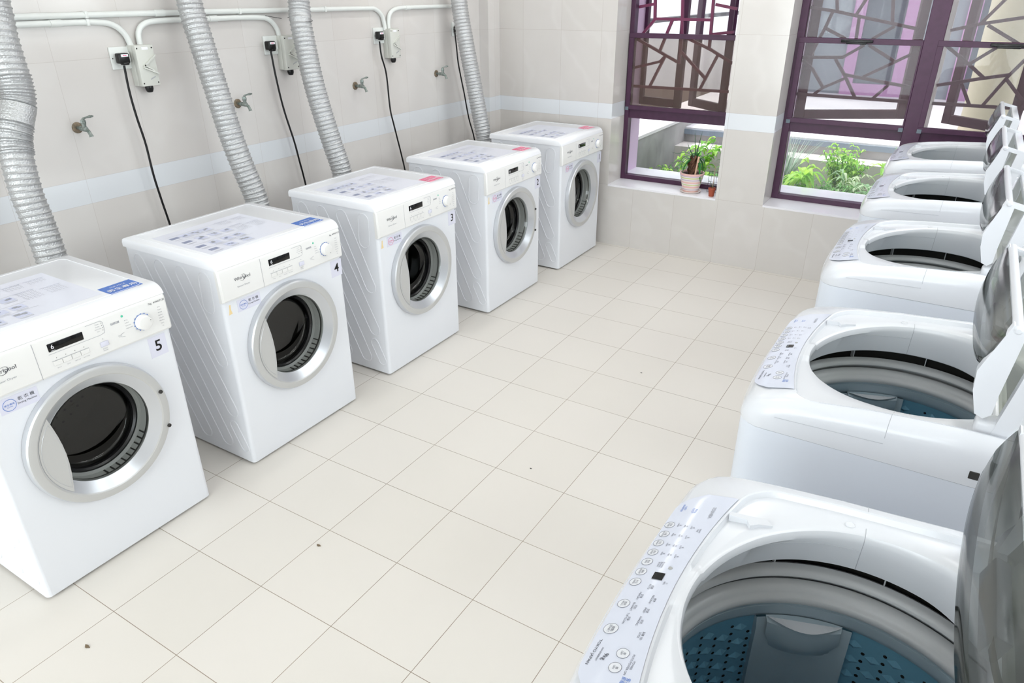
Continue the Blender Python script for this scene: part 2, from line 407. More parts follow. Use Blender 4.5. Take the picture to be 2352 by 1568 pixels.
# right wall with two daylight windows (behind the washers, out of frame)
RW = [(0.3, 1.7), (2.1, 3.5)]
bm = bmn(); ys = [YFR] + [v for r in RW for v in r] + [YB]
for k in range(0, len(ys), 2): box(bm, XR, XR + .2, ys[k], ys[k + 1], 0, ZC)
for a, b in RW: box(bm, XR, XR + .2, a, b, 0, 1.25); box(bm, XR, XR + .2, a, b, 2.45, ZC)
struct('wall_right', bm, 'wall_y')
def frame_rect(bm, x0, x1, z0, z1, w, y0, y1, mi=0):
    box(bm, x0, x0 + w, y0, y1, z0, z1, mi=mi); box(bm, x1 - w, x1, y0, y1, z0, z1, mi=mi)
    box(bm, x0 + w, x1 - w, y0, y1, z0, z0 + w, mi=mi); box(bm, x0 + w, x1 - w, y0, y1, z1 - w, z1, mi=mi)
for i, (a, b) in enumerate(RW):
    t = thing('window_%d' % (i + 3), None, None, (XR + .1, (a + b) / 2, 1.25), kind='structure')
    h = (b - a) / 2; bm = bmn()
    for y0, y1, z0, z1 in ((-h, -h + .05, 0, 1.2), (h - .05, h, 0, 1.2), (-.03, .03, .05, 1.15), (-h + .05, h - .05, 0, .05), (-h + .05, h - .05, 1.15, 1.2), (-h + .05, -.03, .55, .6), (.03, h - .05, .55, .6)):
        box(bm, -.03, .03, y0, y1, z0, z1)
    obj('window_frame', bm, 'frame', t, None)
    bm = bmn(); box(bm, -.003, .003, -h + .05, h - .05, .05, 1.15); obj('glass', bm, 'glass_win', t, None)

t = thing('window_5', None, None, (1.0, YFR - .1, .10), kind='structure'); bm = bmn(); frame_rect(bm, -1.8, 1.8, 0, 2.6, .05, -.03, .03); box(bm, -.03, .03, -.03, .03, .05, 2.55); obj('window_frame', bm, 'frame', t, None)  # unseen glazing, added so that light reaches the machines' near sides
bm = bmn(); box(bm, -1.75, -.03, -.003, .003, .05, 2.55); box(bm, .03, 1.75, -.003, .003, .05, 2.55); obj('glass', bm, 'glass_win', t, None)

# ------------------------------------------------------------------ far windows
LAT1 = [[(0.096, 1.387), (0.149, 1.37), (0.428, 1.244)], [(0.257, 1.503), (0.149, 1.381)], [(0.236, 1.738), (0.251, 1.501)], [(0.086, 1.565), (0.237, 1.591)], [(0.257, 1.503), (0.639, 1.501)], [(0.373, 1.497), (0.304, 1.307)], [(0.421, 1.736), (0.448, 1.408), (0.446, 1.234)], [(0.629, 1.734), (0.639, 1.418), (0.639, 1.328)], [(0.655, 1.59), (0.785, 1.567)], [(0.655, 1.418), (0.782, 1.433)], [(0.343, 1.272), (0.311, 1.239), (0.087, 1.182)], [(0.343, 1.272), (0.253, 1.081)], [(0.086, 1.072), (0.801, 1.074)], [(0.487, 1.389), (0.644, 1.328), (0.799, 1.25)], [(0.45, 1.307), (0.633, 1.149)], [(0.699, 1.29), (0.607, 1.08)], [(.236, 1.738), (.1, 1.8)], [(.236, 1.738), (.421, 1.85), (.629, 1.734), (.8, 1.82)], [(.421, 1.85), (.38, 2.1), (.1, 2.16)], [(.38, 2.1), (.8, 2.2)]]
LAT2 = [[(1.214, 1.579), (1.362, 1.559), (1.68, 1.498), (1.823, 1.47)], [(1.344, 1.709), (1.378, 1.559)], [(1.546, 1.678), (1.486, 1.544)], [(1.648, 1.706), (1.683, 1.498)], [(1.351, 1.549), (1.327, 1.467), (1.305, 1.408), (1.274, 1.316)], [(1.327, 1.467), (1.448, 1.412)], [(1.503, 1.52), (1.509, 1.413)], [(1.696, 1.48), (1.599, 1.416)], [(1.208, 1.3), (1.455, 1.309), (1.557, 1.377)], [(1.588, 1.378), (1.742, 1.295), (1.843, 1.355)], [(1.418, 1.295), (1.488, 1.205), (1.563, 1.089)], [(1.486, 1.212), (1.844, 1.162)], [(1.591, 1.207), (1.742, 1.295)], [(1.232, 1.281), (1.295, 1.236), (1.375, 1.132)], [(1.49, 1.192), (1.375, 1.132), (1.333, 1.095)], [(1.202, 1.087), (1.844, 1.081)], [(1.732, 1.166), (1.666, 1.089)], [(1.344, 1.709), (1.21, 1.8)], [(1.344, 1.709), (1.546, 1.678), (1.648, 1.706), (1.84, 1.66)], [(1.546, 1.678), (1.5, 1.95), (1.21, 2.05)], [(1.5, 1.95), (1.84, 2.1)]]
LAT3 = [[(2.22, 1.652), (2.115, 1.502)], [(1.985, 1.468), (2.115, 1.502), (2.304, 1.536), (2.375, 1.553)], [(2.155, 1.494), (2.329, 1.4)], [(1.985, 1.385), (2.111, 1.297), (2.193, 1.234)], [(2.225, 1.391), (2.111, 1.297)], [(1.985, 1.18), (2.195, 1.228), (2.314, 1.252), (2.36, 1.325), (2.418, 1.397)], [(2.102, 1.192), (2.162, 1.089)], [(2.314, 1.252), (2.23, 1.088)], [(2.312, 1.222), (2.417, 1.113)], [(1.985, 1.081), (2.71, 1.083)], [(2.375, 1.553), (2.71, 1.6)], [(2.418, 1.397), (2.55, 1.33), (2.71, 1.38)], [(2.55, 1.33), (2.5, 1.083)], [(2.22, 1.652), (2.45, 1.8), (2.71, 1.75)], [(2.45, 1.8), (2.4, 2.1), (1.99, 2.0)]]
def lattice(bm, segs, y0, y1, w, ymid):
    kk = 0
    for s in segs:
        for (xa, za), (xb, zb) in zip(s[:-1], s[1:]):
            d = Vector((xb - xa, 0, zb - za)); L = d.length; d.normalize(); n = Vector((-d.z, 0, d.x)) * w / 2
            kk += 1; yk = y0 + .00013 * kk      # each bar a hair apart so their faces never coincide
            a = Vector((xa, yk, za)) - d * w * .3; b = Vector((xb, yk, zb)) + d * w * .3
            dy = Vector((0, y1 - y0, 0))
            loft(bm, [[a - n, a + n, a + n + dy, a - n + dy], [b - n, b + n, b + n + dy, b - n + dy]], True, 0, True, True)
def sash(parent, p0, p1, z0, z1, w=.055, th=.03, smat='lattice'):
    """an outer casement leaf standing open"""
    a = Vector((p0[0], p0[1], 0)); b = Vector((p1[0], p1[1], 0)); L = (b - a).length; ang = math.atan2(b.y - a.y, b.x - a.x)
    mt = Matrix.Translation(a) @ Matrix.Rotation(ang, 4, 'Z')
    bm = bmn()
    for x0, x1, c0, c1 in ((0, w, z0, z1), (L - w, L, z0, z1), (w, L - w, z0, z0 + w), (w, L - w, z1 - w, z1)):
        box(bm, x0, x1, -th / 2, th / 2, c0, c1, 0.003, 0, 1, mt)
    o = obj('casement_sash', bm, smat, parent, None)
    bm = bmn(); box(bm, w, L - w, -.002, .002, z0 + w, z1 - w, mtx=mt); g = obj('glass', bm, 'glass_win', o, None)
    return o
Y0 = 4.148
def make_window(idx, x0, x1, divs, lats, sashes, sash_label):
    """divs: list of (xa, xb) openings between stiles; lower fixed light, meeting rail, upper glazed part"""
    t = thing('window_%d' % idx, None, None, (0, 0, 0), kind='structure')
    bm = bmn()
    # main frame
    box(bm, x0, divs[0][0], Y0, Y0 + .06, ZS, ZT, 0.002, seg=1)
    box(bm, divs[-1][1], x1, Y0, Y0 + .06, ZS, ZT, 0.002, seg=1)
    for (a, b), (c, d) in zip(divs[:-1], divs[1:]): box(bm, b, c, Y0 - .012, Y0 + .06, ZS, ZT, 0.002, seg=1)
    for a, b in divs:
        box(bm, a, b, Y0 + .002, Y0 + .058, ZS, .468)
        box(bm, a, b, Y0 + .012, Y0 + .058, .866, .928)
        box(bm, a, b, Y0 + .002, Y0 + .058, ZT - .04, ZT)
    obj('window_frame', bm, 'frame', t, None)
    for k, (a, b) in enumerate(divs):
        bm = bmn(); box(bm, a, b, Y0 + .036, Y0 + .042, .468, .866); obj('glass', bm, 'glass_win', t, None)
        # sliding lower sash with bright top edge + the bar above it
        bm = bmn()
        a2, b2 = (a - .03 if idx == 1 and k == 0 else a - .02), b
        a2 = a - .022
        box(bm, a2, b, Y0 - .014, Y0 + .012, .928, .955, .001, seg=1)
        box(bm, a2, b, Y0 - .014, Y0 + .012, 1.388, 1.418, .001, seg=1)
        box(bm, a2, a + .008, Y0 - .014, Y0 + .012, .955, 1.388, .001, seg=1)
        box(bm, b - .008, b, Y0 - .014, Y0 + .012, .955, 1.388, .001, seg=1)
        for cx in (a2 + .012, b - .013): box(bm, cx - .012, cx + .012, Y0 - .017, Y0 - .0145, .922, .944, mi=1)
        s = obj('lower_sash', bm, ['frame', 'steelcap'], t, None)
        bm = bmn(); box(bm, a + .008, b - .008, Y0 - .003, Y0 + .001, .955, 1.388)
        obj('insect_screen' if idx == 1 else 'glass', bm, 'screen' if idx == 1 else 'glass_dusty', s, None)
        if idx != 1:
            bm = bmn(); box(bm, a + .001, b - .001, Y0 + .018, Y0 + .022, 1.42, ZT - .04); obj('glass', bm, 'glass_dusty', t, None)
            cx = (a + b) / 2 - .02 if k == 0 else a + .31
            bm = bmn(); box(bm, cx - .085, cx + .085, Y0 - .04, Y0 - .014, 1.396, 1.412, .004); box(bm, cx - .055, cx + .055, Y0 - .046, Y0 - .02, 1.388, 1.402, .004)
            obj('window_latch', bm, 'black', t)
        bm = bmn(); lattice(bm, lats[k], 4.209, 4.228, .017, 0)
        obj('lattice', bm, 'lattice' if idx != 1 else 'frame_red', t, None)
    for p0, p1 in sashes: sash(t, p0, p1, .93, 2.38, smat='frame' if idx == 1 else 'lattice')
    return t
make_window(1, W1X[0], W1X[1], [(.137, .85)], [LAT1], [((.085, 4.42), (.446, 4.33)), ((.455, 4.50), (.775, 4.26))], '')
make_window(2, W2X[0], W2X[1], [(1.229, 1.868), (1.962, 2.71)], [LAT2, LAT3], [((1.225, 4.27), (1.83, 4.62)), ((2.05, 4.56), (2.42, 4.27))], '')

# ================================================================== LAMPS (ceiling, out of frame)
def ceiling_light(x, y, label):
    t = thing('ceiling_light', label, 'ceiling light', (x, y, ZC), 'fluorescent lights on the ceiling')
    bm = bmn(); box(bm, -.08, .08, -.62, .62, -.05, 0, .006); obj('lamp_body', bm, 'lampbody', t)
    for dx in (-.045, .045):
        bm = bmn(); tube(bm, [(dx, -.59, -.07), (dx, .59, -.07)], .013, 10); obj('lamp_tube', bm, 'lamp', t)
    a = area('lamp_light', (x, y, ZC - .1), .16, 1.2, TUBE_W * (1.75 if y > 2.5 else 1.0), (0, 0, 0), (1, 0.99, 0.97)); a.parent = t; a.location = (0, 0, -.1)
for x in (-.1, 1.1, 2.3):
    for y in (-2.9, 1.2, 3.1):
        ceiling_light(x, y, 'twin-tube fluorescent batten light on the white ceiling')
for i, (a, b) in enumerate(RW):   # daylight of the sky coming in through the right-hand windows
    area('daylight_right_window', (XR + .25, (a + b) / 2, 1.85), 1.2, 1.4, WIN_POWER * .5, (0, math.radians(90), 0), (.95, .98, 1))
area('added_rear_fill', (1.0, YFR - .25, 1.4), 3.6, 2.6, WIN_POWER * 3.0, (math.radians(90), 0, 0), (.93, .97, 1))  # added fill lamp, shining in from outside the rear opening

# ================================================================== DRYERS
DR = .165; DC = (0.0, .452)      # porthole radius and centre (y, z)
def hole_face(bm, x, y0, y1, z0, z1, cy, cz, r, n=64, mi=0):
    """flat face at x with a round hole"""
    ring, outer = [], []
    for i in range(n):
        a = 2 * PI * i / n; c, s = math.cos(a), math.sin(a)
        ring.append(bm.verts.new((x, cy + r * c, cz + r * s)))
        t = min(((y1 - cy) / c) if c > 1e-9 else ((y0 - cy) / c) if c < -1e-9 else 1e9, ((z1 - cz) / s) if s > 1e-9 else ((z0 - cz) / s) if s < -1e-9 else 1e9)
        outer.append(bm.verts.new((x, cy + t * c, cz + t * s)))
    for i in range(n):
        k = (i + 1) % n; f = bm.faces.new((ring[i], outer[i], outer[k], ring[k])); f.material_index = mi
    # corners
    for (Y, Z) in ((y0, z0), (y0, z1), (y1, z0), (y1, z1)):
        a0 = math.atan2(Z - cz, Y - cy) % (2 * PI); i = int(a0 / (2 * PI) * n) % n; k = (i + 1) % n
        try: bm.faces.new((outer[i], bm.verts.new((x, Y, Z)), outer[k])).material_index = mi
        except ValueError: pass
    return ring
def stadium_path(p0, p1, w, n=8):
    a = Vector((p0[0], 0, p0[1])); b = Vector((p1[0], 0, p1[1])); d = (b - a).normalized(); nn = Vector((-d.z, 0, d.x)) * w / 2
    # shear so the long sides stay w apart horizontally
    pts = []
    for k in range(n + 1):
        t = PI * k / n; pts.append(a + nn * math.cos(t) - d * (w / 2) * math.sin(t))
    for k in range(n + 1):
        t = PI * k / n; pts.append(b - nn * math.cos(t) + d * (w / 2) * math.sin(t))
    return pts
def make_dryer(num, yc, xf, male, screws, stain, label):
    t = thing('tumble_dryer', label, 'dryer', (xf, yc, 0), 'tumble dryers along the left wall')
    W = .293
    # --- body: wrap of sides and back, flat front with the porthole
    bm = bmn()
    out = [(-.517, -W)] + [(-.014 + .014 * math.sin(a), -W + .014 - .014 * math.cos(a)) for a in [PI / 2 * k / 5 for k in range(6)]]
    out += [(-.014 + .014 * math.cos(a), W - .014 + .014 * math.sin(a)) for a in [PI / 2 * k / 5 for k in range(6)]] + [(-.517, W)]
    zs = (.010, .700, .812)
    for z0, z1 in zip(zs[:-1], zs[1:]):
        A = [bm.verts.new((x, y, z0)) for x, y in out]; B = [bm.verts.new((x, y, z1)) for x, y in out]
        n = len(out)
        for i in range(n):
            k = (i + 1) % n
            if i == 6 and z0 < .5: continue     # front flat: made with the hole
            bm.faces.new((A[i], A[k], B[k], B[i]))
    bm.faces.new([bm.verts.new((x, y, .010)) for x, y in out]); bm.faces.new([bm.verts.new((x, y, .812)) for x, y in out])
    ring = hole_face(bm, 0.0, -W + .014, W - .014, .010, .700, DC[0], DC[1], DR)
    bmesh.ops.remove_doubles(bm, verts=bm.verts, dist=1e-5)
    lathe(bm, [(DR, 0), (DR, -.022)], 64, 'x', (0, DC[0], DC[1]))
    # pressed stiffening loops on both sides
    loops = [((.003 - .079, .765), (-.003 - .079, .668), .062), ((-.126 - .079, .765), (.008 - .079, .452), .062), ((-.25 - .079, .765), (.008 - .079, .235), .062),
             ((-.373 - .079, .765), (-.062 - .079, .08), .062), ((-.36 - .079, .44), (-.19 - .079, .08), .062), ((.0 - .079, .16), (.04 - .079, .075), .045)]
    for sgn in (-1, 1):
        for a, b, w in loops:
            p = [Vector((q_.x, sgn * W, q_.z)) for q_ in stadium_path(a, b, w)]
            tube(bm, p, .0026, 6, True)
    obj('body', bm, 'enamel', t, 30)
    for sx in (-.48, -.05):
        for sy in (-.25, .25):
            bm = bmn(); lathe(bm, [(.019, 0), (.021, .004), (.017, .012)], 16, 'z', (sx, sy, 0), cap0=True, cap1=True); obj('foot', bm, 'black', t)
    # --- top
    bm = bmn()
    prof = [(-.528, .814), (-.528, .838), (-.525, .843), (-.518, .846), (-.05, .846), (-.034, .8455), (-.022, .843), (-.012, .838), (-.004, .830), (.001, .820), (.003, .813)]
    rings = []
    for y, ins in ((-W - .005, .007), (-W - .0035, .002), (-W, 0), (W, 0), (W + .0035, .002), (W + .005, .007)):
        rings.append([Vector((x, y, z if z < .82 else z - ins * (1 if z > .83 else .5))) for x, z in prof])
    loft(bm, rings, True, 0, True, True)
    # recessed centre panel edge
    pl = [Vector((x, y, .8462)) for x, y in rrect(-.50, -.045, -.265, .265, .02)]
    tube(bm, pl, .0012, 5, True)
    top = obj('top_cover', bm, 'top', t, 30)
    # --- control panel
    bm = bmn()
    pp = [(-.010, .8125), (.004, .8125), (.0085, .803), (.0115, .700), (.009, .695), (.002, .692), (-.010, .692)]
    loft(bm, [[Vector((x - (.006 if abs(y) > .293 and x > 0 else 0), y, z)) for x, z in pp] for y in (-.2965, -.290, .290, .2965)], True, 0, True, True)
    cp = obj('control_panel', bm, 'panelw', t, 25)
    px = lambda z: .0085 + (.803 - z) / .103 * .003 + .0006
    def on(y, z, off=0.0): return Vector((px(z) + off, y, z))
    bm = bmn(); quad(bm, [on(-.1145, .806), on(-.1135, .806), on(-.1135, .696), on(-.1145, .696)])
    for sx_ in ((-.076, .737, .1), ): pass
    bm2 = bm
    # fine outlines: button row, indicator box, programme box
    def line(a, b, w=.0005):
        a = Vector((0, *a)); b = Vector((0, *b)); d = (b - a).normalized(); n_ = Vector((0, -d.z, d.y)) * w
        quad(bm2, [on((a + n_).y, (a + n_).z), on((a - n_).y, (a - n_).z), on((b - n_).y, (b - n_).z), on((b + n_).y, (b + n_).z)])
    line((-.078, .7365), (.028, .7365)); line((-.080, .759), (.07, .759)); line((.07, .759), (.083, .762)); line((.083, .762), (.086, .768)); line((.086, .768), (.086, .795)); line((.086, .795), (.081, .801)); line((.081, .801), (.035, .801))
    line((.128, .737), (.140, .740)); line((.128, .729), (.140, .7265))
    obj('printed_lines', bm, 'inklight', cp, None, recalc=False)
    bm = bmn()
    put_text(bm, 'Whirlpool', .0165, on(-.200, .764), (0, 1, 0), (0, 0, 1), 0, .004, width=.070)
    # swirl through the logo
    sw = [on(-.200 + .013 * math.cos(a) + .001, .7635 + .0105 * math.sin(a) + .003 * math.cos(a)) for a in [math.radians(d) for d in range(-150, 130, 20)]]
    tube(bm, sw, [.0003 + .0005 * math.sin(PI * k / (len(sw) - 1)) for k in range(len(sw))], 5)
    obj('logo', bm, 'ink', cp, None, recalc=False)
    bm = bmn(); put_text(bm, '7kg  AWD712S', .0085, on(.262, .7965), (0, 1, 0), (0, 0, 1), 0, .002, width=.056)
    obj('model_print', bm, 'ink', cp, None, recalc=False)
    bm = bmn(); put_text(bm, 'Sensor Dryer', .0085, on(-.200, .7355), (0, 1, 0), (0, 0, 1), 0, width=.056); obj('type_print', bm, 'inklight', cp, None, recalc=False)
    bm = bmn()
    for k, w_ in enumerate(('Buzzer', 'Quick', 'Half Load', 'Start Delay')): put_text(bm, w_, .0042, on(-.063 + .0262 * k, .7135), (0, 1, 0), (0, 0, 1))
    obj('button_captions', bm, 'inklight', cp, None, recalc=False); bm = bmn()
    for k, w_ in enumerate(('Drying', 'Cooling', 'Anti-Crease', 'Filter')): put_text(bm, w_, .0040, on(.068, .794 - .0075 * k), (0, 1, 0), (0, 0, 1))
    obj('indicator_captions', bm, 'inklight', cp, None, recalc=False); bm = bmn()
    put_text(bm, 'START', .0050, on(.073, .7145), (0, 1, 0), (0, 0, 1)); put_text(bm, 'PAUSE', .0050, on(.073, .7085), (0, 1, 0), (0, 0, 1))
    obj('start_caption', bm, 'inklight', cp, None, recalc=False); bm = bmn()
    for k, w_ in enumerate(('Airing', 'Refresh', 'Synthetics', 'Independent')): put_text(bm, w_, .0044, on(.154 + .002 * k, .775 - .0088 * k), (0, 1, 0), (0, 0, 1))
    obj('left_programme_list', bm, 'inklight', cp, None, recalc=False); bm = bmn()
    for k, w_ in enumerate(('Jeans', 'Towels', 'Bedding', 'Blankets', 'Delicates', 'Woollens', 'Shirts', 'Silk')): put_text(bm, w_, .0044, on(.266, .778 - .0092 * k), (0, 1, 0), (0, 0, 1))
    obj('right_programme_list', bm, 'inklight', cp, None, recalc=False); bm = bmn()
    put_text(bm, 'Drying\nTime', .0042, on(.125, .733), (0, 1, 0), (0, 0, 1))
    obj('time_caption', bm, 'inklight', cp, None, recalc=False); bm = bmn()
    for k in range(7): quad(bm, [on(.107 + .004 * k, .782), on(.1095 + .004 * k, .782), on(.1095 + .004 * k, .775), on(.107 + .004 * k, .775)])
    obj('barcode_print', bm, 'inklight', cp, None, recalc=False)
    for cy, cz in [(-.0635 + .0262 * k, .7435) for k in range(4)] + [(.0815, .794 - .0075 * k) for k in range(4)] + [(.0735, .7455)]:
        bm = bmn(); bm.faces.new([bm.verts.new(on(cy + .0011 * math.cos(a), cz + .0011 * math.sin(a))) for a in [PI / 4 * i for i in range(8)]])
        obj('indicator_light', bm, 'black', cp, None, recalc=False)
    bm = bmn(); bm.faces.new([bm.verts.new(on(.146 + .0038 * math.cos(a), .791 + .0038 * math.sin(a))) for a in [PI / 8 * i for i in range(16)]]); obj('green_badge', bm, 'green', cp, None, recalc=False)
    for k in range(4):
        bm = bmn(); box(bm, px(.728), px(.728) + .0016, -.0758 + .0262 * k, -.0508 + .0262 * k, .7215, .7355, .001, seg=1); obj('button', bm, 'panelw', cp)
    bm = bmn(); box(bm, px(.73), px(.73) + .002, .0615, .0865, .7215, .7375, .0015); obj('button', bm, 'paper', cp)['label'] = 'grey start button'
    bm = bmn(); box(bm, px(.78) - .002, px(.78) + .0006, -.0775, .023, .765, .790, .002); put_text(bm, '6', .019, (px(.777) + .0012, -.0655, .7785), (0, 1, 0), (0, 0, 1), 1); quad(bm, [Vector((px(.77) + .0012, y, z)) for y, z in ((-.071, .7675), (-.060, .7675), (-.060, .7685), (-.071, .7685))], 1)
    obj('display', bm, ['gloss_black', 'white'], cp)
    bm = bmn(); x0 = px(.75)
    lathe(bm, [(.0260, x0), (.0260, x0 + .0008)], 40, 'x', (0, .203, .7505), cap1=True, mi=1)
    for k in range(12):
        a = math.radians(40 + 25 * k); c0 = Vector((0, .203, .7505)) + Vector((0, math.cos(a), math.sin(a))) * .0272
        box(bm, x0, x0 + .001, c0.y - .0012, c0.y + .0012, c0.z - .0012, c0.z + .0012, mi=1)
    lathe(bm, [(.0252, x0), (.0248, x0 + .004), (.0228, x0 + .016), (.0215, x0 + .0195), (.019, x0 + .0205)], 40, 'x', (0, .203, .7505), cap1=True)
    a = math.radians(20 if num == 5 else -60); c0 = Vector((x0 + .0208, .203 + .017 * math.cos(a), .7505 + .017 * math.sin(a)))
    bm.faces.new([bm.verts.new(c0 + Vector((0, .0014 * math.cos(b), .0014 * math.sin(b)))) for b in [PI / 4 * i for i in range(8)]]).material_index = 2
    obj('knob', bm, ['panelw', 'inkblue', 'black'], cp, 40)
    # --- door
    bm = bmn()
    lathe(bm, [(.158, .002), (.165, .006), (.190, .0245), (.194, .0268), (.212, .0275), (.2165, .026), (.220, .021), (.2215, .013), (.2215, .001), (.200, .001)], 96, 'x', (0, DC[0] - .007, DC[1] + .006))
    for f in bm.faces:
        r = math.hypot(f.calc_center_median().y - DC[0] + .007, f.calc_center_median().z - DC[1] - .006)
        if r < .1915 or r > .2175: f.material_index = 1
    door = obj('door', bm, ['silver', 'chrome'], t, 24)
    # hand plate filling the left part of the porthole
    bm = bmn(); pts = []
    for k in range(13):
        a = math.radians(137 + (226 - 137) * k / 12); pts.append((DC[0] - .007 + .187 * math.cos(a), DC[1] + .006 + .187 * math.sin(a)))
    y0_, z0_ = pts[-1]; y1_, z1_ = pts[0]
    for k in range(1, 8):
        u = k / 8; pts.append((y0_ + (y1_ - y0_) * u + .016 * math.sin(PI * u), z0_ + (z1_ - z0_) * u))
    prism(bm, pts, .010, .0235, 'x')
    ins = [(a_ * .86 + (-.152) * .14, b_ * .86 + .452 * .14) for a_, b_ in pts]
    tube(bm, [Vector((.0237, a_, b_)) for a_, b_ in ins], .0007, 5, True, 1)
    obj('handle_plate', bm, ['silver', 'chrome'], door, 30)
    bm = bmn(); lathe(bm, [(.1655, .006), (.163, .004), (.157, -.006), (.146, -.05), (.136, -.085), (.128, -.096), (.110, -.102), (.06, -.106), (.002, -.107)], 72, 'x', (0, *DC))
    obj('glass_bowl', bm, 'glass_bowl', door, 60)
    if screws:
        for z in (.508, .379):
            bm = bmn(); lathe(bm, [(.0065, .027), (.006, .032), (.004, .0335), (.0015, .033)], 12, 'x', (0, .193, z), cap1=True); obj('screw', bm, 'darkgrey', door)
    # --- inside
    bm = bmn(); lathe(bm, [(DR, -.015), (.163, -.020), (.160, -.055), (.150, -.060)], 64, 'x', (0, *DC))
    # vent grille at the bottom of the collar
    for k in range(9):
        a = math.radians(-90 + (k - 2) * 7.5 + 12)
        for dx in (0,):
            c0 = Vector((-.038, DC[0] + .1595 * math.cos(a), DC[1] + .1595 * math.sin(a)))
            mt = Matrix.Translation(c0) @ Matrix.Rotation(a, 4, 'X')
            box(bm, -.014, .014, -.001, .0015, -.0022, .0022, mi=1, mtx=mt)
    lathe(bm, [(.1575, -.018), (.1565, -.021), (.1575, -.024)], 64, 'x', (0, *DC), mi=1)
    obj('collar', bm, ['collar', 'darkgrey'], t, 30)
    bm = bmn(); lathe(bm, [(.150, -.060), (.143, -.058), (.138, -.064), (.140, -.085), (.147, -.090)], 64, 'x', (0, *DC)); obj('seal', bm, 'rubber', t, 40)
    bm = bmn(); lathe(bm, [(.146, -.09), (.26, -.11), (.265, -.14), (.265, -.40), (.255, -.42)], 64, 'x', (0, 0, .50), mi=0); lathe(bm, [(.255, -.42), (.02, -.43)], 64, 'x', (0, 0, .50), cap1=True)
    for ring_r, nn in ((.05, 8), (.08, 14), (.11, 20), (.14, 26), (.17, 30), (.20, 36)):
        for i in range(nn):
            a = 2 * PI * i / nn; c0 = Vector((-.418, ring_r * math.cos(a), .5 + ring_r * math.sin(a)))
            bm.faces.new([bm.verts.new(c0 + Vector((0, .005 * math.cos(b), .005 * math.sin(b)))) for b in [PI / 3 * j for j in range(6)]]).material_index = 1
    obj('drum', bm, ['dryerdrum', 'hole'], t, 30)
    # --- stickers and labels on the machine
    bm = bmn()
    yl = .262 if num in (3, 4) else (.240 if num == 5 else .265)
    box(bm, .0, .0006, yl - .031, yl + .029, .614, .684); put_text(bm, str(num), .052, (.0012, yl, .649), (0, 1, 0), (0, 0, 1), 1, .012)
    obj('number_label', bm, ['paper', 'black'], t, None)
    bm = bmn(); ck = 2 if male else 3
    box(bm, .0, .0005, -.235, -.132, .637, .683)
    cr_ = [Vector((.0011, -.209 + .017 * math.cos(a), .659 + .017 * math.sin(a))) for a in [2 * PI * k / 28 for k in range(28)]]
    tube(bm, cr_, .0006, 4, True, ck)
    put_text(bm, '男生專用' if male else '女生專用', .0068, (.001, -.209, .660), (0, 1, 0), (0, 0, 1), ck)
    put_text(bm, 'For Male' if male else 'For Female', .0042, (.001, -.209, .6535), (0, 1, 0), (0, 0, 1), ck)
    put_text(bm, '乾 衣 機', .0125, (.001, -.1635, .667), (0, 1, 0), (0, 0, 1), 1)
    put_text(bm, 'Drying Machine', .0080, (.001, -.1635, .6545), (0, 1, 0), (0, 0, 1), 1)
    obj('room_label', bm, ['paper', 'ink', 'inkblue', 'pink'], t, None)
    if stain:
        bm = bmn(); prism(bm, [(-.268, .677), (-.2625, .677), (-.264, .66), (-.260, .643), (-.275, .641), (-.2715, .655)], .0, .0006, 'x'); obj('glue_mark', bm, 'stain', t, None)
    bm = bmn()
    box(bm, -.117, -.042, .160, .264, .8462, .8468)
    put_text(bm, '男生專用' if male else '女生專用', .024, (-.068, .212, .8474), (0, 1, 0), (-1, 0, 0), 1, .006)
    put_text(bm, 'FOR MALE' if male else 'FOR FEMALE', .011, (-.095, .212, .8474), (0, 1, 0), (-1, 0, 0), 1)
    obj('sticker', bm, ['blue' if male else 'pink', 'white'], top, None)
    bm = bmn(); box(bm, -.42, -.075, -.245, .150, .8462, .8465)
    z = .8469
    def rc(x, y, w, h, mi, dz=0): quad(bm, [(x - w / 2, y - h / 2, z + dz), (x + w / 2, y - h / 2, z + dz), (x + w / 2, y + h / 2, z + dz), (x - w / 2, y + h / 2, z + dz)], mi)
    rnd = random.Random(3)
    for row, (x, ys_) in enumerate(((-.345, (-.20, -.155, -.11, -.065)), (-.27, (-.20, -.14, -.085, -.03)), (-.185, (-.205, -.145, -.09, -.04)), (-.12, (-.20, -.13, -.06)))):
        for k, y in enumerate(ys_):
            if k == 0: rc(x, y, .022, .036, 1)
            else:
                rc(x, y, .036, .040, 2)
                for q_ in range(3): rc(x + rnd.uniform(-.01, .01), y + rnd.uniform(-.01, .01), rnd.uniform(.006, .014), rnd.uniform(.008, .018), 1 if rnd.random() < .5 else 3, .0002 * (q_ + 1))
            for j in range(2): rc(x + .026 + .005 * j, y, .0012, .03 + .01 * rnd.random(), 3)
        rc(x - .028, -.11, .001, .22, 3)
    for x0_, y0_, nr in ((-.37, .03, 5), (-.37, .10, 4), (-.29, .03, 9), (-.27, .10, 7)):
        for j in range(nr):
            for q_ in range(5): rc(x0_ + .009 * j, y0_ + .011 * (q_ - 2) + rnd.uniform(-.001, .001), .0016, .004 + .005 * rnd.random(), 3)
        rc(x0_ - .006, y0_, .0012, .062, 1)
    obj('instruction_sheet', bm, ['sheet', 'pict', 'pictl', 'inklight'], top, None)
    return t
DRY = [(5, .213, .093, True, True, False, 'white front-loading tumble dryer numbered 5, nearest, with blue sticker on top'),
       (4, 1.014, .079, True, False, True, 'white tumble dryer numbered 4 with blue sticker and yellow glue mark'),
       (3, 1.846, .065, False, False, True, 'white tumble dryer numbered 3 with pink sticker, middle of the row'),
       (2, 2.704, .073, False, True, True, 'white tumble dryer numbered 2 with pink sticker, second from the window wall'),
       (1, 3.542, .083, False, False, False, 'white tumble dryer numbered 1 in the corner beside the window wall')]
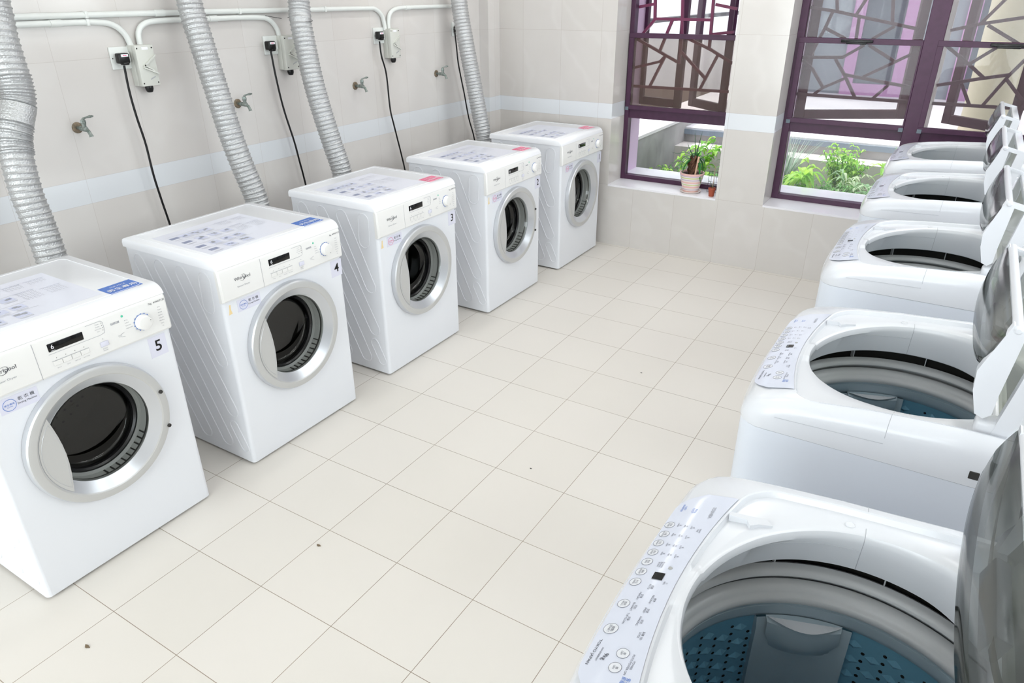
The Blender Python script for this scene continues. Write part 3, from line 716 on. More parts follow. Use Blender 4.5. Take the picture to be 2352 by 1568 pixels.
for a in DRY: make_dryer(a[0], a[1], a[2], a[3], a[4], a[5], a[6])

# ================================================================== WASHERS
HC = (.312, -.008)               # centre of the loading opening
def smooth01(t): t = max(0, min(1, t)); return t * t * (3 - 2 * t)
def zt(x):
    """height of the washer's top shell along its depth"""
    pts = [(-.01, .893), (.0, .900), (.02, .914), (.05, .926), (.10, .938), (.16, .947), (.25, .957), (.40, .967), (.60, .970)]
    for (a, za), (b, zb) in zip(pts[:-1], pts[1:]):
        if x <= b: return za + (zb - za) * max(0, (x - a)) / (b - a)
    return pts[-1][1]
WX0, WX1, WH = 0.0, .600, .290
def w_outline(c, s):
    """distance from the opening centre to the rounded outline along (c, s)"""
    lo, hi = .1, .8
    def inside(x, y):
        r = .045
        x0 = WX0 + .020 * (abs(y) / WH) ** 2.2      # front is slightly bowed
        if x < x0 or x > WX1 or abs(y) > WH: return False
        cx, cy = x0 + r, WH - r
        if x < cx and abs(y) > cy: return (x - cx) ** 2 + (abs(y) - cy) ** 2 < r * r
        return True
    for _ in range(26):
        m_ = (lo + hi) / 2
        if inside(HC[0] + m_ * c, HC[1] + m_ * s): lo = m_
        else: hi = m_
    return lo
def h_r(c, s):
    return 1 / math.sqrt((c / .207) ** 2 + (s / .216) ** 2)
def rec(c, s):
    """outline of the shallow lid recess"""
    lo, hi = .1, .8
    def inside(x, y):
        yy = y + .008; x0 = .0885 + .55 * yy * yy; r = .04
        if x < x0 or x > .545 or abs(yy) > .257: return False
        if x < x0 + r and abs(yy) > .257 - r: return (x - x0 - r) ** 2 + (abs(yy) - .257 + r) ** 2 < r * r
        return True
    for _ in range(26):
        m_ = (lo + hi) / 2
        if inside(HC[0] + m_ * c, HC[1] + m_ * s): lo = m_
        else: hi = m_
    return lo
REC_D = .010
def make_washer():
    t = bpy.data.objects.new('washing_machine', None); COL.objects.link(t)
    N_ = 144; A = [2 * PI * i / N_ for i in range(N_)]; cs = [(math.cos(a), math.sin(a)) for a in A]
    RO = [w_outline(*c) for c in cs]; RH = [h_r(*c) for c in cs]; RB = [max(rec(*c), h + .010) for c, h in zip(cs, RH)]
    def P(i, r, z=None, dz=0.0):
        c, s = cs[i]; x = HC[0] + r * c; return Vector((x, HC[1] + r * s, (zt(x) if z is None else z) + dz))
    # cabinet
    bm = bmn()
    loft(bm, [[P(i, RO[i] - .002, z) for i in range(N_)] for z in (.045, .866)], True, 0, True, False)
    loft(bm, [[P(i, RO[i] - .006, z) for i in range(N_)] for z in (.015, .045)], True, 1, True, False)
    obj('cabinet', bm, ['wcab', 'darkgrey'], t, 35)
    for sx in (.06, .54):
        for sy in (-.24, .24):
            bm = bmn(); lathe(bm, [(.022, 0), (.022, .016)], 14, 'z', (sx, sy, 0), cap0=True, cap1=True); obj('foot', bm, 'black', t)
    # top shell
    bm = bmn(); R = []
    R.append([P(i, RO[i] - .007, .8640) for i in range(N_)])
    R.append([P(i, RO[i] - .0012, .8668) for i in range(N_)])
    for ins, dz in ((.0, -.040), (.0015, -.030), (.005, -.020), (.011, -.011), (.018, -.005), (.026, -.0015)):
        ring = []
        for i in range(N_):
            p = P(i, RO[i] - ins, None, dz)
            if p.z < .872: p.z = .872
            ring.append(p)
        R.append(ring)
    def Bq(i): return min(RB[i], RO[i] - .03)
    R.append([P(i, max(Bq(i) + .0045, RH[i] + .012)) for i in range(N_)])
    def recd(i):      # the step is strong at the sides, fades where the recess meets the opening at the front
        return REC_D if Bq(i) - RH[i] > .02 else REC_D * .5
    R.append([P(i, max(Bq(i) + .002, RH[i] + .0105), None, -.0015) for i in range(N_)])
    R.append([P(i, max(Bq(i) - .002, RH[i] + .009), None, -recd(i)) for i in range(N_)])
    R.append([P(i, RH[i] + .008 + .35 * max(0, Bq(i) - RH[i] - .012), None, -recd(i) - .0005) for i in range(N_)])
    R.append([P(i, RH[i] + .0075, None, -recd(i) - .001) for i in range(N_)])
    R.append([P(i, RH[i] + .003, None, -recd(i) - .0035) for i in range(N_)])
    R.append([P(i, RH[i] + .0005, None, -recd(i) - .009) for i in range(N_)])
    R.append([P(i, RH[i], None, -recd(i) - .016) for i in range(N_)])
    fl = [.019 * (1 - smooth01((c[0] - .3) / .5)) for c in cs]     # the skirt below the opening flares out except at the hinge side
    R.append([P(i, RH[i] + .30 * fl[i], .915) for i in range(N_)])
    R.append([P(i, RH[i] + .95 * fl[i], .869) for i in range(N_)])
    R.append([P(i, RH[i] + fl[i] + .002, .8665) for i in range(N_)])
    R.append([P(i, RH[i] + fl[i] + .006, .868) for i in range(N_)])
    R.append([P(i, RH[i] + fl[i] + .006, .890) for i in range(N_)])
    loft(bm, R, True, 0)
    # seam lines of the shell
    def seam(pts, r=.0006): tube(bm, pts, r, 4, False, 1)
    for i in (38, 106):
        seam([R[k][i] for k in range(2, 9)]); seam([R[k][i] for k in range(11, 18)])
        y_ = WH if i < 72 else -WH
        seam([Vector((x2, y_ * 1.0001, .9075 - .007 * (.30 - x2) / .22)) for x2 in (R[2][i].x, .26, .20, .14, .09)])
    seam([R[16][i] for i in range(38, 107)], .0006)
    obj('top_shell', bm, ['wplastic', 'seam'], t, 32)
    # round plug in the recess
    bm = bmn(); z_ = zt(.27) - REC_D
    lathe(bm, [(.0075, z_ - .001), (.0075, z_ + .0006), (.0062, z_ + .0008), (.006, z_ + .0002)], 20, 'z', (.270, .225, 0), cap1=True); obj('screw_cap', bm, 'wplastic', t)
    # lid latch
    bm = bmn(); prism(bm, [(.106, .170), (.158, .180), (.170, .170), (.150, .162), (.140, .153), (.133, .164), (.106, .162)], zt(.15) - .017, zt(.15) - .0045, 'z')
    obj('lid_lock', bm, 'wplastic', t, 30)
    bm = bmn(); box(bm, .112, .126, .1655, .1705, zt(.13) - .0105, zt(.13) - .0035); obj('latch_slot', bm, 'darkgrey', t, None)
    # side recess for carrying
    for sgn in (-1, 1):
        bm = bmn(); box(bm, .430, .446, sgn * .2895 - .0015, sgn * .2895 + .0015, .884, .900, .001, seg=1); obj('side_slot', bm, 'darkgrey', t, None)
    # ---- control panel film
    bm = bmn(); NY = 30
    def pfront(y):
        u = abs(y + .010) / .226
        return .0165 + .008 * u ** 2 + .052 * max(0, (u - .74) / .26) ** 2.6
    def pback(y): return .0825 + .55 * (y + .008) ** 2
    g = []
    for k in range(NY + 1):
        y = -.226 + .434 * k / NY; a, b = pfront(y), pback(y)
        g.append([Vector((a + (b - a) * j / 7, y, zt(a + (b - a) * j / 7) + .0012)) for j in range(8)])
    loft(bm, g, False, 0)
    pf = obj('control_panel', bm, 'wpanel', t, 60)
    for p in pf.data.polygons: pass
    U = Vector((1, 0, 0)); V_ = Vector((0, -1, 0))
    def wp(p): return Vector((p.x, p.y, zt(p.x) + .0017))
    ink = bmn(); ink2 = bmn(); ink3 = bmn(); ink4 = bmn(); blue = bmn(); pale = bmn()
    def T(bmx, s, x, y, size, **k): put_text(bmx, s, size, (x, y, 0), V_, U, 0, warp=wp, **k)
    T(pale, 'TOSHIBA', .080, .160, .0075, bold=.01)
    T(blue, 'S-DD\nINVERTER', .035, .164, .0045); T(blue, '9.0 kg\nFUZZY', .053, .158, .0045)
    T(blue, '省水\n節能', .084, -.192, .0060)
    for r_i, y in enumerate((.117, .092, .067, .045)):
        for k in range(3): T(ink, ('高\nHIGH', '中\nMID', '低\nLOW')[k], .043 + .0105 * k, y - .001 * k, .0034)
    T(ink4, 'DELAY\nTIME', .075, .110, .0036)
    T(ink4, '洗 WASH\n漂 RINSE\n脫 SPIN', .049, .020, .0032); T(ink4, '分\nMIN', .069, -.016, .0036)
    for k, (y, x, w_) in enumerate(((-.029, .053, '自動\nAUTO'), (-.052, .065, '標準\nREGULAR'), (-.074, .064, '快速\nSPEED'), (-.095, .064, '浸洗\nSOAKING'), (-.050, .046, '記憶\nMEMORY'), (-.072, .046, '毛毯\nBLANKET'), (-.095, .046, '洗桶\nTUB CLEAN'), (-.118, .074, '童鎖 3秒\nLOCK'), (-.167, .081, 'POWER\nAUTO POWER OFF'))):
        T(ink2, w_, x, y, .0040)
    T(ink3, '9kg', .046, -.165, .0085); T(ink3, 'TOKYO JAPAN', .029, -.160, .0055, width=.044); T(ink3, 'AW-B1000GH', .0375, -.162, .0038)
    for m_, bmx, mm in (('settings_print', ink, 'inkmid'), ('programme_print', ink2, 'inkmid'), ('capacity_print', ink3, 'ink'), ('mode_print', ink4, 'inkmid'), ('blue_print', blue, 'inkblue'), ('brand_print', pale, 'inklight')): obj(m_, bmx, mm, pf, None, recalc=False)
    for x, y, r, s in ((.028, .117, .0075, '定時\nTIMER'), (.028, .093, .0075, '水量\nWATER'), (.0275, .070, .0075, '洗衣\nWASH'), (.0275, .047, .0075, '過水\nRINSE'), (.0275, .024, .0078, '脫水\nSPIN'), (.0275, .001, .0078, '預校\nPRESET'), (.028, -.022, .0080, '水位\nLEVEL'), (.030, -.068, .0082, '程序\nPROG'), (.033, -.117, .0095, '啟動\nSTART'), (.065, -.153, .0080, '關\nOFF'), (.065, -.177, .0080, '開\nON')):
        bm = bmn()
        pts = [wp(Vector((x + r * math.cos(a), y + r * math.sin(a), 0))) for a in [2 * PI * k / 24 for k in range(24)]]
        tube(bm, pts, .00026, 4, True, 0)
        f = bm.faces.new([bm.verts.new(p + Vector((0, 0, -.0001))) for p in pts]); f.material_index = 1
        put_text(bm, s, .0038 if r < .009 else .0046, (x, y, 0), V_, U, 0, warp=lambda p: wp(p) + Vector((0, 0, .0004)))
        obj('button', bm, ['inkmid', 'wplastic'], pf, None, recalc=False)
    bm = bmn(); g = [[wp(Vector((.0475 + .015 * i / 3, -.0125 + .015 * j / 3, 0))) + Vector((0, 0, .0004)) for i in range(4)] for j in range(4)]; loft(bm, g, False); obj('display', bm, 'gloss_black', pf, None)
    bm = bmn(); lathe(bm, [(.0032, zt(.065) + .001), (.003, zt(.065) + .0022)], 14, 'z', (.065, .016, 0), cap1=True); obj('indicator', bm, 'collar', pf)
    # ---- tub cover ring, balance ring, basket
    C3 = (HC[0], HC[1], 0)
    bm = bmn(); lathe(bm, [(.2775, .780), (.2765, .818), (.270, .822), (.267, .832), (.261, .835), (.253, .832), (.247, .827), (.2455, .821), (.249, .816), (.262, .812)], 96, 'z', C3)
    for k in range(10):
        a = 2 * PI * (k + .35) / 10; mt = Matrix.Translation(Vector(C3)) @ Matrix.Rotation(a, 4, 'Z'); box(bm, .262, .277, -.001, .001, .830, .862, mtx=mt)
    obj('tub_cover', bm, 'tub', t, 40)
    bm = bmn(); lathe(bm, [(.2785, .866), (.2785, .30)], 64, 'z', C3); obj('outer_tub', bm, 'dark', t, 40)
    bm = bmn(); lathe(bm, [(.262, .760), (.260, .802), (.253, .8095), (.243, .8095), (.236, .805), (.233, .800), (.231, .7965), (.2275, .7945), (.225, .790), (.225, .784), (.2275, .780)], 96, 'z', C3); obj('balance_ring', bm, 'tub', t, 40)
    bm = bmn(); lathe(bm, [(.2285, .782), (.229, .775), (.2302, .7745), (.2302, .7735), (.229, .773), (.2295, .757), (.234, .747), (.238, .743)], 96, 'z', C3); obj('basket_rim', bm, 'tub2', t, 30)
    # drum wall with dimples and holes, one repeating field
    bm = bmn(); RD = .238; lathe(bm, [(RD, .743), (RD, .40), (.22, .375), (.06, .37), (.002, .369)], 96, 'z', C3)
    def wall_pt(a, z, r=RD): return Vector((HC[0] + r * math.cos(a), HC[1] + r * math.sin(a), z))
    colw = .030 / RD; nc = int(2 * PI / colw); colw = 2 * PI / nc
    for c in range(nc):
        a = c * colw; deg = math.degrees(a) % 120
        if 90 < deg < 127: continue
        for row in range(11):
            z = .718 - row * .034 - (.017 if c % 2 else 0)
            if z < .41: continue
            w_ = .0125 / RD; h_ = .0095
            p = [wall_pt(a - w_, z), wall_pt(a, z - h_), wall_pt(a + w_, z), wall_pt(a, z + h_)]; apex = bm.verts.new(wall_pt(a, z, RD - .006)); vs = [bm.verts.new(q_) for q_ in p]
            for k in range(4): bm.faces.new((vs[k], vs[(k + 1) % 4], apex))
            for da, dz in ((.5, .005), (.5, -.012)):
                cc = wall_pt(a + colw * da, z + dz, RD - .0006); ta = a + colw * da; tv = Vector((-math.sin(ta), math.cos(ta), 0))
                bm.faces.new([bm.verts.new(cc + tv * .0032 * math.cos(b) + Vector((0, 0, .0032 * math.sin(b)))) for b in [PI / 4 * j for j in range(8)]]).material_index = 1
    for rr, nn in ((.08, 12), (.115, 18), (.15, 24), (.185, 30)):
        for i in range(nn):
            a = 2 * PI * i / nn; cc = Vector((HC[0] + rr * math.cos(a), HC[1] + rr * math.sin(a), .3765 if rr < .19 else .39))
            cc.z = .3705 + .005 * rr / .2 + .0015
            bm.faces.new([bm.verts.new(cc + Vector((.0035 * math.cos(b), .0035 * math.sin(b), 0))) for b in [PI / 3 * j for j in range(6)]]).material_index = 1
    obj('drum', bm, ['drum', 'hole'], t, 20)
    bm = bmn(); lathe(bm, [(.165, .374), (.168, .382), (.12, .388), (.05, .395), (.03, .41), (.002, .412)], 48, 'z', C3)
    for k in range(4):
        mt = Matrix.Translation(Vector(C3)) @ Matrix.Rotation(k * PI / 2, 4, 'Z'); box(bm, .03, .155, -.012, .012, .384, .404, .006, mtx=mt)
    obj('pulsator', bm, 'tub2', t, 35)
    for k in range(3):
        a0 = math.radians(90 + 120 * k); a1 = math.radians(127 + 120 * k); am = (a0 + a1) / 2
        bm = bmn(); n = 12
        rows = []
        for z, rr in ((.747, .228), (.725, .2245), (.665, .2255), (.45, .2275), (.40, .229)):
            rows.append([wall_pt(a0, z, RD)] + [wall_pt(a0 + (a1 - a0) * j / n, z, rr + .004 * abs(j / n - .5)) for j in range(n + 1)] + [wall_pt(a1, z, RD)])
        loft(bm, rows, False)
        col_ = obj('lint_column', bm, 'tub2', t, 40)
        bm = bmn(); rows = []
        for z, rr in ((.750, .231), (.743, .205), (.717, .200), (.695, .212), (.680, .2255)):
            w_ = .80 if z > .71 else .66
            rows.append([wall_pt(am + (j / n - .5) * (a1 - a0) * w_, z - .010 * (1 - (2 * j / n - 1) ** 2) * (z < .73), rr + .014 * (2 * j / n - 1) ** 2 * (.231 - rr) / .021) for j in range(n + 1)])
        loft(bm, rows, False, 0); obj('lint_filter', bm, 'tub2', col_, 50)
        bm = bmn(); rim = [wall_pt(am + (j / n - .5) * (a1 - a0) * .78, .7505, .196 + .030 * (2 * j / n - 1) ** 2) for j in range(n + 1)]; back = [wall_pt(am + (j / n - .5) * (a1 - a0) * .78, .7465, .2335) for j in range(n + 1)]
        loft(bm, [rim, back], False); obj('filter_cap', bm, 'wplastic', col_, None)
    # ---- folding lid, standing open
    lid = bpy.data.objects.new('lid', None); COL.objects.link(lid); lid.parent = t
    # front half hangs from the fold bar; local frame: u down the slope
    PK = Vector((.430, -.008, 1.168)); Ud = Vector((-.30, 0, -1)).normalized(); Nn = Vector((-1, 0, .30)).normalized(); HWY = .246
    def L(u, y, d=0): return PK + Ud * u + Nn * d + Vector((0, y, 0))
    def dep(y): return .062 + .062 * math.sqrt(max(0, 1 - (y / HWY) ** 2))
    bm = bmn(); NYY = 36; rings = []
    for k in range(NYY + 1):
        y = -HWY + 2 * HWY * k / NYY; D = dep(y); row = []
        for j, (f, d) in enumerate(((0.04, .004), (.15, .008), (.4, .012), (.7, .014), (.9, .010), (1.0, .0), (1.0, -.012))):
            row.append(L(D * f, y, d * (1 - .5 * (y / HWY) ** 4)))
        rings.append(row)
    loft(bm, rings, False); obj('smoked_window', bm, 'smoke', lid, 60)
    bm = bmn()      # dark rim following the curved edge, and inner curved rib
    e = [L(dep(y), y, -.002) for y in [-.234 + .468 * k / NYY for k in range(NYY + 1)]]
    tube(bm, e, [.0010 + .0032 * math.sin(PI * k / NYY) ** .5 if 0 < k < NYY else .0006 for k in range(NYY + 1)], 6)
    obj('window_rim', bm, 'smoke', lid, 60)
    bm = bmn(); e = []
    for k in range(25):
        y = -.222 + .444 * k / 24; e.append((L(.020 + .055 * (1 - (y / .25) ** 2), y, -.006), L(.030 + .062 * (1 - (y / .25) ** 2), y, -.010)))
    loft(bm, [[a for a, b in e], [b for a, b in e]], False); obj('lens_band', bm, 'smoke_l', lid, 60)
    bm = bmn()      # hand recess
    box(bm, .066, .100, -.075, .055, -.024, -.006, .004)
    for v in bm.verts: v.co = L(v.co.x, v.co.y, v.co.z)
    obj('lid_handle', bm, 'wplastic', lid, 35)
    bm = bmn()
    # fold bar, side cheeks of the front half, arms of the rear half
    tube(bm, [PK + Vector((.004, y, -.004)) for y in (-.252, -.246, 0, .246, .252)], [.004, .0085, .0085, .0085, .004], 12)
    for sgn in (-1, 1):
        a = sgn * .247 - .008; b = sgn * .227 - .008
        pr = [(PK.x - .004, PK.z + .004), (PK.x + .018, PK.z - .006), (.443, 1.10), (.438, 1.04), (.437, 1.0), (.426, .990), (.412, .996), (.399, 1.04), (.396, 1.078)]
        if sgn > 0: pr = [(x + max(0, 1.13 - z) * .22, z) for x, z in pr[:4]] + [(.438, 1.0), (.430, 1.0), (.424, 1.06), (.426, 1.13)]
        prism(bm, pr, a, b, 'y')
        pr = [(.474, PK.z - .012), (.500, PK.z - .018), (.496, 1.08), (.478, .985), (.464, .950), (.442, .952), (.446, .972), (.460, 1.06)]
        prism(bm, pr, a, b, 'y')
        prism(bm, [(PK.x, PK.z + .004), (.50, PK.z - .016), (.496, PK.z - .05), (PK.x + .01, PK.z - .03)] if False else [(PK.x + .01, PK.z), (.498, PK.z - .014), (.497, PK.z - .026), (PK.x + .016, PK.z - .014)], a - sgn * .001, b + sgn * .001, 'y')
    box(bm, .4745, .4995, -.234, .218, PK.z - .034, PK.z - .016, .003)
    box(bm, .446, .470, -.234, .218, .952, .972, .003)
    obj('lid_frame', bm, 'wplastic', lid, 35)
    bm = bmn(); g = []
    for k in range(9): g.append([Vector((.452 + .004 + (.030) * (j / 6), -.234 + .452 * k / 8, .972 + (PK.z - .02 - .972) * j / 6)) + Vector((.010 * math.sin(PI * j / 6), 0, 0)) for j in range(7)])
    loft(bm, g, False); obj('rear_window', bm, 'smoke_l', lid, 60)
    for sgn in (-1, 1):
        bm = bmn(); box(bm, .418, .470, sgn * .226 - .028, sgn * .226 + .012, .930, .985, .010, seg=3); obj('hinge_block', bm, 'wplastic', lid, 35)
    # rear deck behind the lid
    return t
WASH = [('a', .063, 'nearest white top-loading washing machine with its blue drum and perforations in view'),
        ('b', .905, 'second white top-loading washing machine from the front, open, blue drum bottom just visible'),
        ('c', 1.806, 'middle white top-loading washing machine of the right-hand row, lid up'),
        ('d', 2.653, 'white top-loading washing machine between the middle one and the one by the window'),
        ('e', 3.470, 'farthest white top-loading washing machine, standing against the window wall')]
w0 = make_washer()
for i, (k, y, lab) in enumerate(WASH):
    w_ = w0 if i == 0 else dup(w0)
    w_.location = (1.865, y, 0); tag(w_, lab, 'washing machine', 'washing machines in the right-hand row')

# ================================================================== ON THE LEFT WALL
def duct(pts, label, elbow=None):
    """corrugated foil hose; elbow = (s0, s1, s2) fractions: tight pleats s0..s1, smooth taped sleeve s1..s2"""
    P = catmull(pts, 40); L = [0]
    for a, b in zip(P[:-1], P[1:]): L.append(L[-1] + (b - a).length)
    tot = L[-1]; ds = .0022; n = int(tot / ds)
    path, rad = [], []; j = 0; ph = 0
    rnd = random.Random(len(label))
    for i in range(n + 1):
        s = i * tot / n
        while j < len(L) - 2 and L[j + 1] < s: j += 1
        t = (s - L[j]) / max(1e-9, L[j + 1] - L[j]); path.append(P[j].lerp(P[j + 1], t))
        z = path[-1].z; pitch = .0205; amp = .0022; base = .0515
        if elbow:
            z0, z1, z2, z3 = elbow
            if z2 < z < z3: pitch = .0115; amp = .0032; base = .0525
            if z1 <= z <= z2: amp = .0004; base = .057
            if z0 < z < z1: pitch = .0095; amp = .0030; base = .0545
        ph += 2 * PI * (tot / n) / pitch
        u = (ph / (2 * PI)) % 1.0
        rad.append(base - .0012 + amp * 1.7 * math.exp(-((u - .5) / .16) ** 2) - amp * .5 * math.exp(-((u - .25) / .12) ** 2) + (rnd.random() - .5) * .0003)
    bm = bmn(); tube(bm, path, rad, 40)
    o = obj('exhaust_duct', bm, 'foil', None, 50); return tag(o, label, 'duct', 'foil exhaust ducts behind the dryers')
def down(pts, yc, xf):   # carry a duct on to the dryer's rear outlet and up to the ceiling
    a = Vector(pts[0]); b = Vector(pts[-1]); top = [(a.x - .01, a.y + .01, 2.25), (a.x - .005, a.y + .005, 1.95)]
    xb = xf - .517
    return top + pts + [(-.545, b.y * .6 + yc * .4, .55), (-.525, b.y * .35 + yc * .65, .28), (-.50, yc, .15), (xb - .013, yc, .13)] if False else top + pts + [(b.x + .012, b.y + .004, .62), (b.x + .02, b.y + .004, .40)]
A = [(-0.74, 0.653, 1.651), (-0.721, 0.637, 1.556), (-0.705, 0.629, 1.476), (-0.690, 0.624, 1.40), (-0.680, 0.612, 1.335), (-0.668, 0.575, 1.265), (-0.657, 0.548, 1.205), (-0.636, 0.531, 1.131), (-0.617, 0.520, 1.033), (-0.596, 0.520, 0.929), (-0.569, 0.515, 0.796)]
B = [(-0.739, 1.412, 1.643), (-0.704, 1.410, 1.472), (-0.669, 1.414, 1.293), (-0.631, 1.417, 1.107), (-0.602, 1.431, 0.958), (-0.571, 1.45, 0.807)]
C_ = [(-0.737, 2.020, 1.637), (-0.718, 1.998, 1.539), (-0.698, 1.990, 1.44), (-0.668, 1.982, 1.289), (-0.636, 1.988, 1.13), (-0.603, 2.004, 0.964), (-0.574, 2.018, 0.822)]
D_ = [(-0.735, 3.362, 1.623), (-0.683, 3.352, 1.366), (-0.643, 3.357, 1.166), (-0.602, 3.36, 0.958), (-0.566, 3.362, 0.78)]
duct(down(A, .213, .093), 'kinked aluminium foil duct at the left edge, behind dryer 5', (1.165, 1.262, 1.322, 1.42))
duct(down(B, 1.014, .079), 'straight foil duct passing in front of the conduit behind dryer 4')
dented = duct(down(C_, 1.846, .065), 'foil duct with a dirty dent and a wire tied around it')
duct(down(D_, 2.704, .073), 'foil duct nearest the far corner, rising behind dryer 2')
# tie wire
bm = bmn(); tp = [(-.832, 1.885, 1.570), (-.81, 1.90, 1.565), (-.79, 1.945, 1.556)]
tube(bm, catmull(tp, 6), .0013, 6)
ang = [math.radians(d) for d in range(150, 380, 12)]
tube(bm, [Vector((-.720 + .0585 * math.cos(a), 1.997 - .0585 * math.sin(a), 1.552 - .010 * math.cos(a))) for a in ang], .0013, 6)
tag(obj('tie_wire', bm, 'wire', dented), 'thin dark wire tied around the duct')

def cord(pts, plug, label, extra):
    t = thing('power_cord', label, 'power cord', plug, 'black dryer power cords')
    o = Vector(plug)
    bm = bmn(); path = catmull([(-.822, p[0], p[1]) for p in pts] + extra, 8); tube(bm, [p - o for p in path], .0048, 8); obj('cable', bm, 'cable', t)
    bm = bmn(); box(bm, -.014, .018, -.024, .022, -.020, .020, .006, seg=3); box(bm, -.004, .022, -.014, .014, -.026, -.014, .005, seg=2); obj('plug', bm, 'black', t)
    bm = bmn(); box(bm, .018, .0186, -.015, .015, .006, .016); box(bm, .0186, .0189, -.008, .008, .0095, .0125, mi=1); obj('plug_label', bm, ['white', 'pink'], t, None)
def socket(y, z, label):
    t = thing('wall_socket', label, 'socket', (XL, y, z), 'white wall sockets above the dryers')
    bm = bmn(); box(bm, 0, .010, -.043, .043, -.043, .043, .003); obj('face_plate', bm, 'pvc', t)
    bm = bmn(); box(bm, .010, .022, -.012, .034, -.022, .022, .003); obj('socket_insert', bm, 'pvc', t)
    bm = bmn(); lathe(bm, [(.0025, .0103), (.002, .011)], 10, 'x', (0, -.036, 0), cap1=True); obj('screw', bm, 'darkgrey', t)
def isolator(y, label):
    t = thing('isolator_switch', label, 'switch', (XL, y, 1.398), 'grey isolator switches on the left wall')
    bm = bmn(); box(bm, 0, .034, -.041, .041, -.080, .080, .003); obj('switch_box', bm, 'boxgrey', t)
    bm = bmn(); box(bm, .034, .060, -.041, .041, -.080, .080, .003); cv = obj('switch_cover', bm, 'boxgrey', t)
    for sy in (-.033, .033):
        for sz in (-.068, .068):
            bm = bmn(); lathe(bm, [(.0032, .0600), (.0028, .0615)], 10, 'x', (0, sy, sz), cap1=True); obj('screw', bm, 'darkgrey', cv)
    bm = bmn(); box(bm, .060, .0604, -.012, .016, .062, .072); obj('nameplate', bm, 'white', cv, None)
    bm = bmn()
    for (a, b) in (((-.022, -.002), (.040, .040)), ((-.022, -.006), (.040, -.034)), ((-.018, .004), (.022, -.020))):
        A_ = Vector((0, *a)); B_ = Vector((0, *b)); d = (B_ - A_).normalized(); n_ = Vector((0, -d.z, d.y)) * .0028
        loft(bm, [[A_ + n_ + Vector((.060, 0, 0)), A_ - n_ + Vector((.060, 0, 0)), A_ - n_ + Vector((.069, 0, 0)), A_ + n_ + Vector((.069, 0, 0))],
                  [B_ + n_ + Vector((.060, 0, 0)), B_ - n_ + Vector((.060, 0, 0)), B_ - n_ + Vector((.069, 0, 0)), B_ + n_ + Vector((.069, 0, 0))]], True, 0, True, True)
    obj('rotary_lever', bm, 'boxgrey', cv, None)
    bm = bmn()
    for k in range(5): box(bm, .0602, .0605, .002 + .005 * k, .005 + .005 * k, -.056 + .002 * k, -.050 + .002 * k)
    obj('rating_print', bm, 'inklight', cv, None)
    bm = bmn(); lathe(bm, [(.0155, -.080), (.0165, -.086), (.0165, -.094), (.012, -.106), (.008, -.108)], 12, 'z', (.030, .004, 0), cap1=True); obj('cable_gland', bm, 'black', t, 40)
SO = [(1.130, 1.431), (1.918, 1.436), (2.722, 1.442), (3.497, 1.447)]
for (y, z), lab in zip(SO, ('white square wall socket nearest the kinked duct, with a black plug in it', 'white square wall socket between the two middle ducts, black plug in it', 'white square wall socket at the end of the upper conduit, black plug in it', 'white square wall socket half hidden behind the far foil duct')):
    socket(y, z, lab)
for y, lab in ((1.208, 'grey isolator switch box beside the socket nearest the kinked duct'), (1.998, 'grey isolator switch box partly covered by the dented foil duct'), (2.806, 'grey isolator switch box third along the wall, under the upper conduit bend')):
    isolator(y, lab)
K1 = [(1.112, 1.405), (1.109, 1.305), (1.115, 1.2), (1.127, 1.09), (1.130, .959), (1.141, .84), (1.154, .725)]
K2 = [(1.878, 1.411), (1.887, 1.286), (1.907, 1.137), (1.945, .975), (1.962, .875), (1.984, .736)]
K3 = [(2.679, 1.415), (2.687, 1.333), (2.716, 1.234), (2.727, 1.036), (2.752, .929), (2.822, .654)]
K4 = [(3.425, 1.429), (3.438, 1.341), (3.455, 1.226), (3.510, 1.038), (3.555, .873), (3.618, .713)]
for K, (y, z), lab in ((K1, (1.120, 1.432), 'black power cord hanging to dryer 4'), (K2, (1.890, 1.437), 'black power cord hanging to dryer 3'), (K3, (2.697, 1.446), 'black power cord hanging to dryer 2 with a slight S-bend'), (K4, (3.470, 1.447), 'black power cord running beside the far foil duct')):
    y_, z_ = K[-1]
    cord(K, (-.834, y, z), lab + ' from a wall socket', [(-.81, y_ + .01, z_ - .2), (-.78, y_ + .02, z_ - .42)])
def conduit(paths, clips, couplers, label):
    t = thing('conduit', label, 'conduit', (XL, paths[0][1], paths[0][2]), 'white electrical conduits on the left wall')
    o = Vector((XL, paths[0][1], paths[0][2]))
    bm = bmn(); tube(bm, [Vector(p) - o for p in catmull(paths, 8)], .0115, 14); obj('pipe', bm, 'pvc', t)
    for y, z in couplers:
        bm = bmn(); tube(bm, [Vector((-.8535, y - .022, z)) - o, Vector((-.8535, y + .022, z)) - o], .0136, 14); obj('coupler', bm, 'pvc', t)
    for y, z in clips:
        bm = bmn(); box(bm, .001, .031, y - .006 - o.y, y + .006 - o.y, z - .0128 - o.z, z + .0128 - o.z, .003); obj('clip', bm, 'pvc', t)
X_ = -.8535
conduit([(X_, -.9, 1.595), (X_, .2, 1.595), (X_, 1.5, 1.594), (X_, 2.2, 1.590), (X_, 2.62, 1.588), (X_, 2.70, 1.583), (X_, 2.752, 1.55), (X_, 2.77, 1.50), (X_, 2.772, 1.470)], [(1.02, 1.595), (1.75, 1.592), (2.30, 1.590)], [(1.34, 1.594)], 'long upper white conduit running along the wall to the third switch box')
conduit([(X_, -.9, 1.567), (X_, .2, 1.567), (X_, .9, 1.569), (X_, 1.06, 1.567), (X_, 1.125, 1.555), (X_, 1.165, 1.52), (X_, 1.182, 1.47)], [(1.02, 1.568)], [(.90, 1.569)], 'lower white conduit bending down into the switch box nearest the kinked duct')
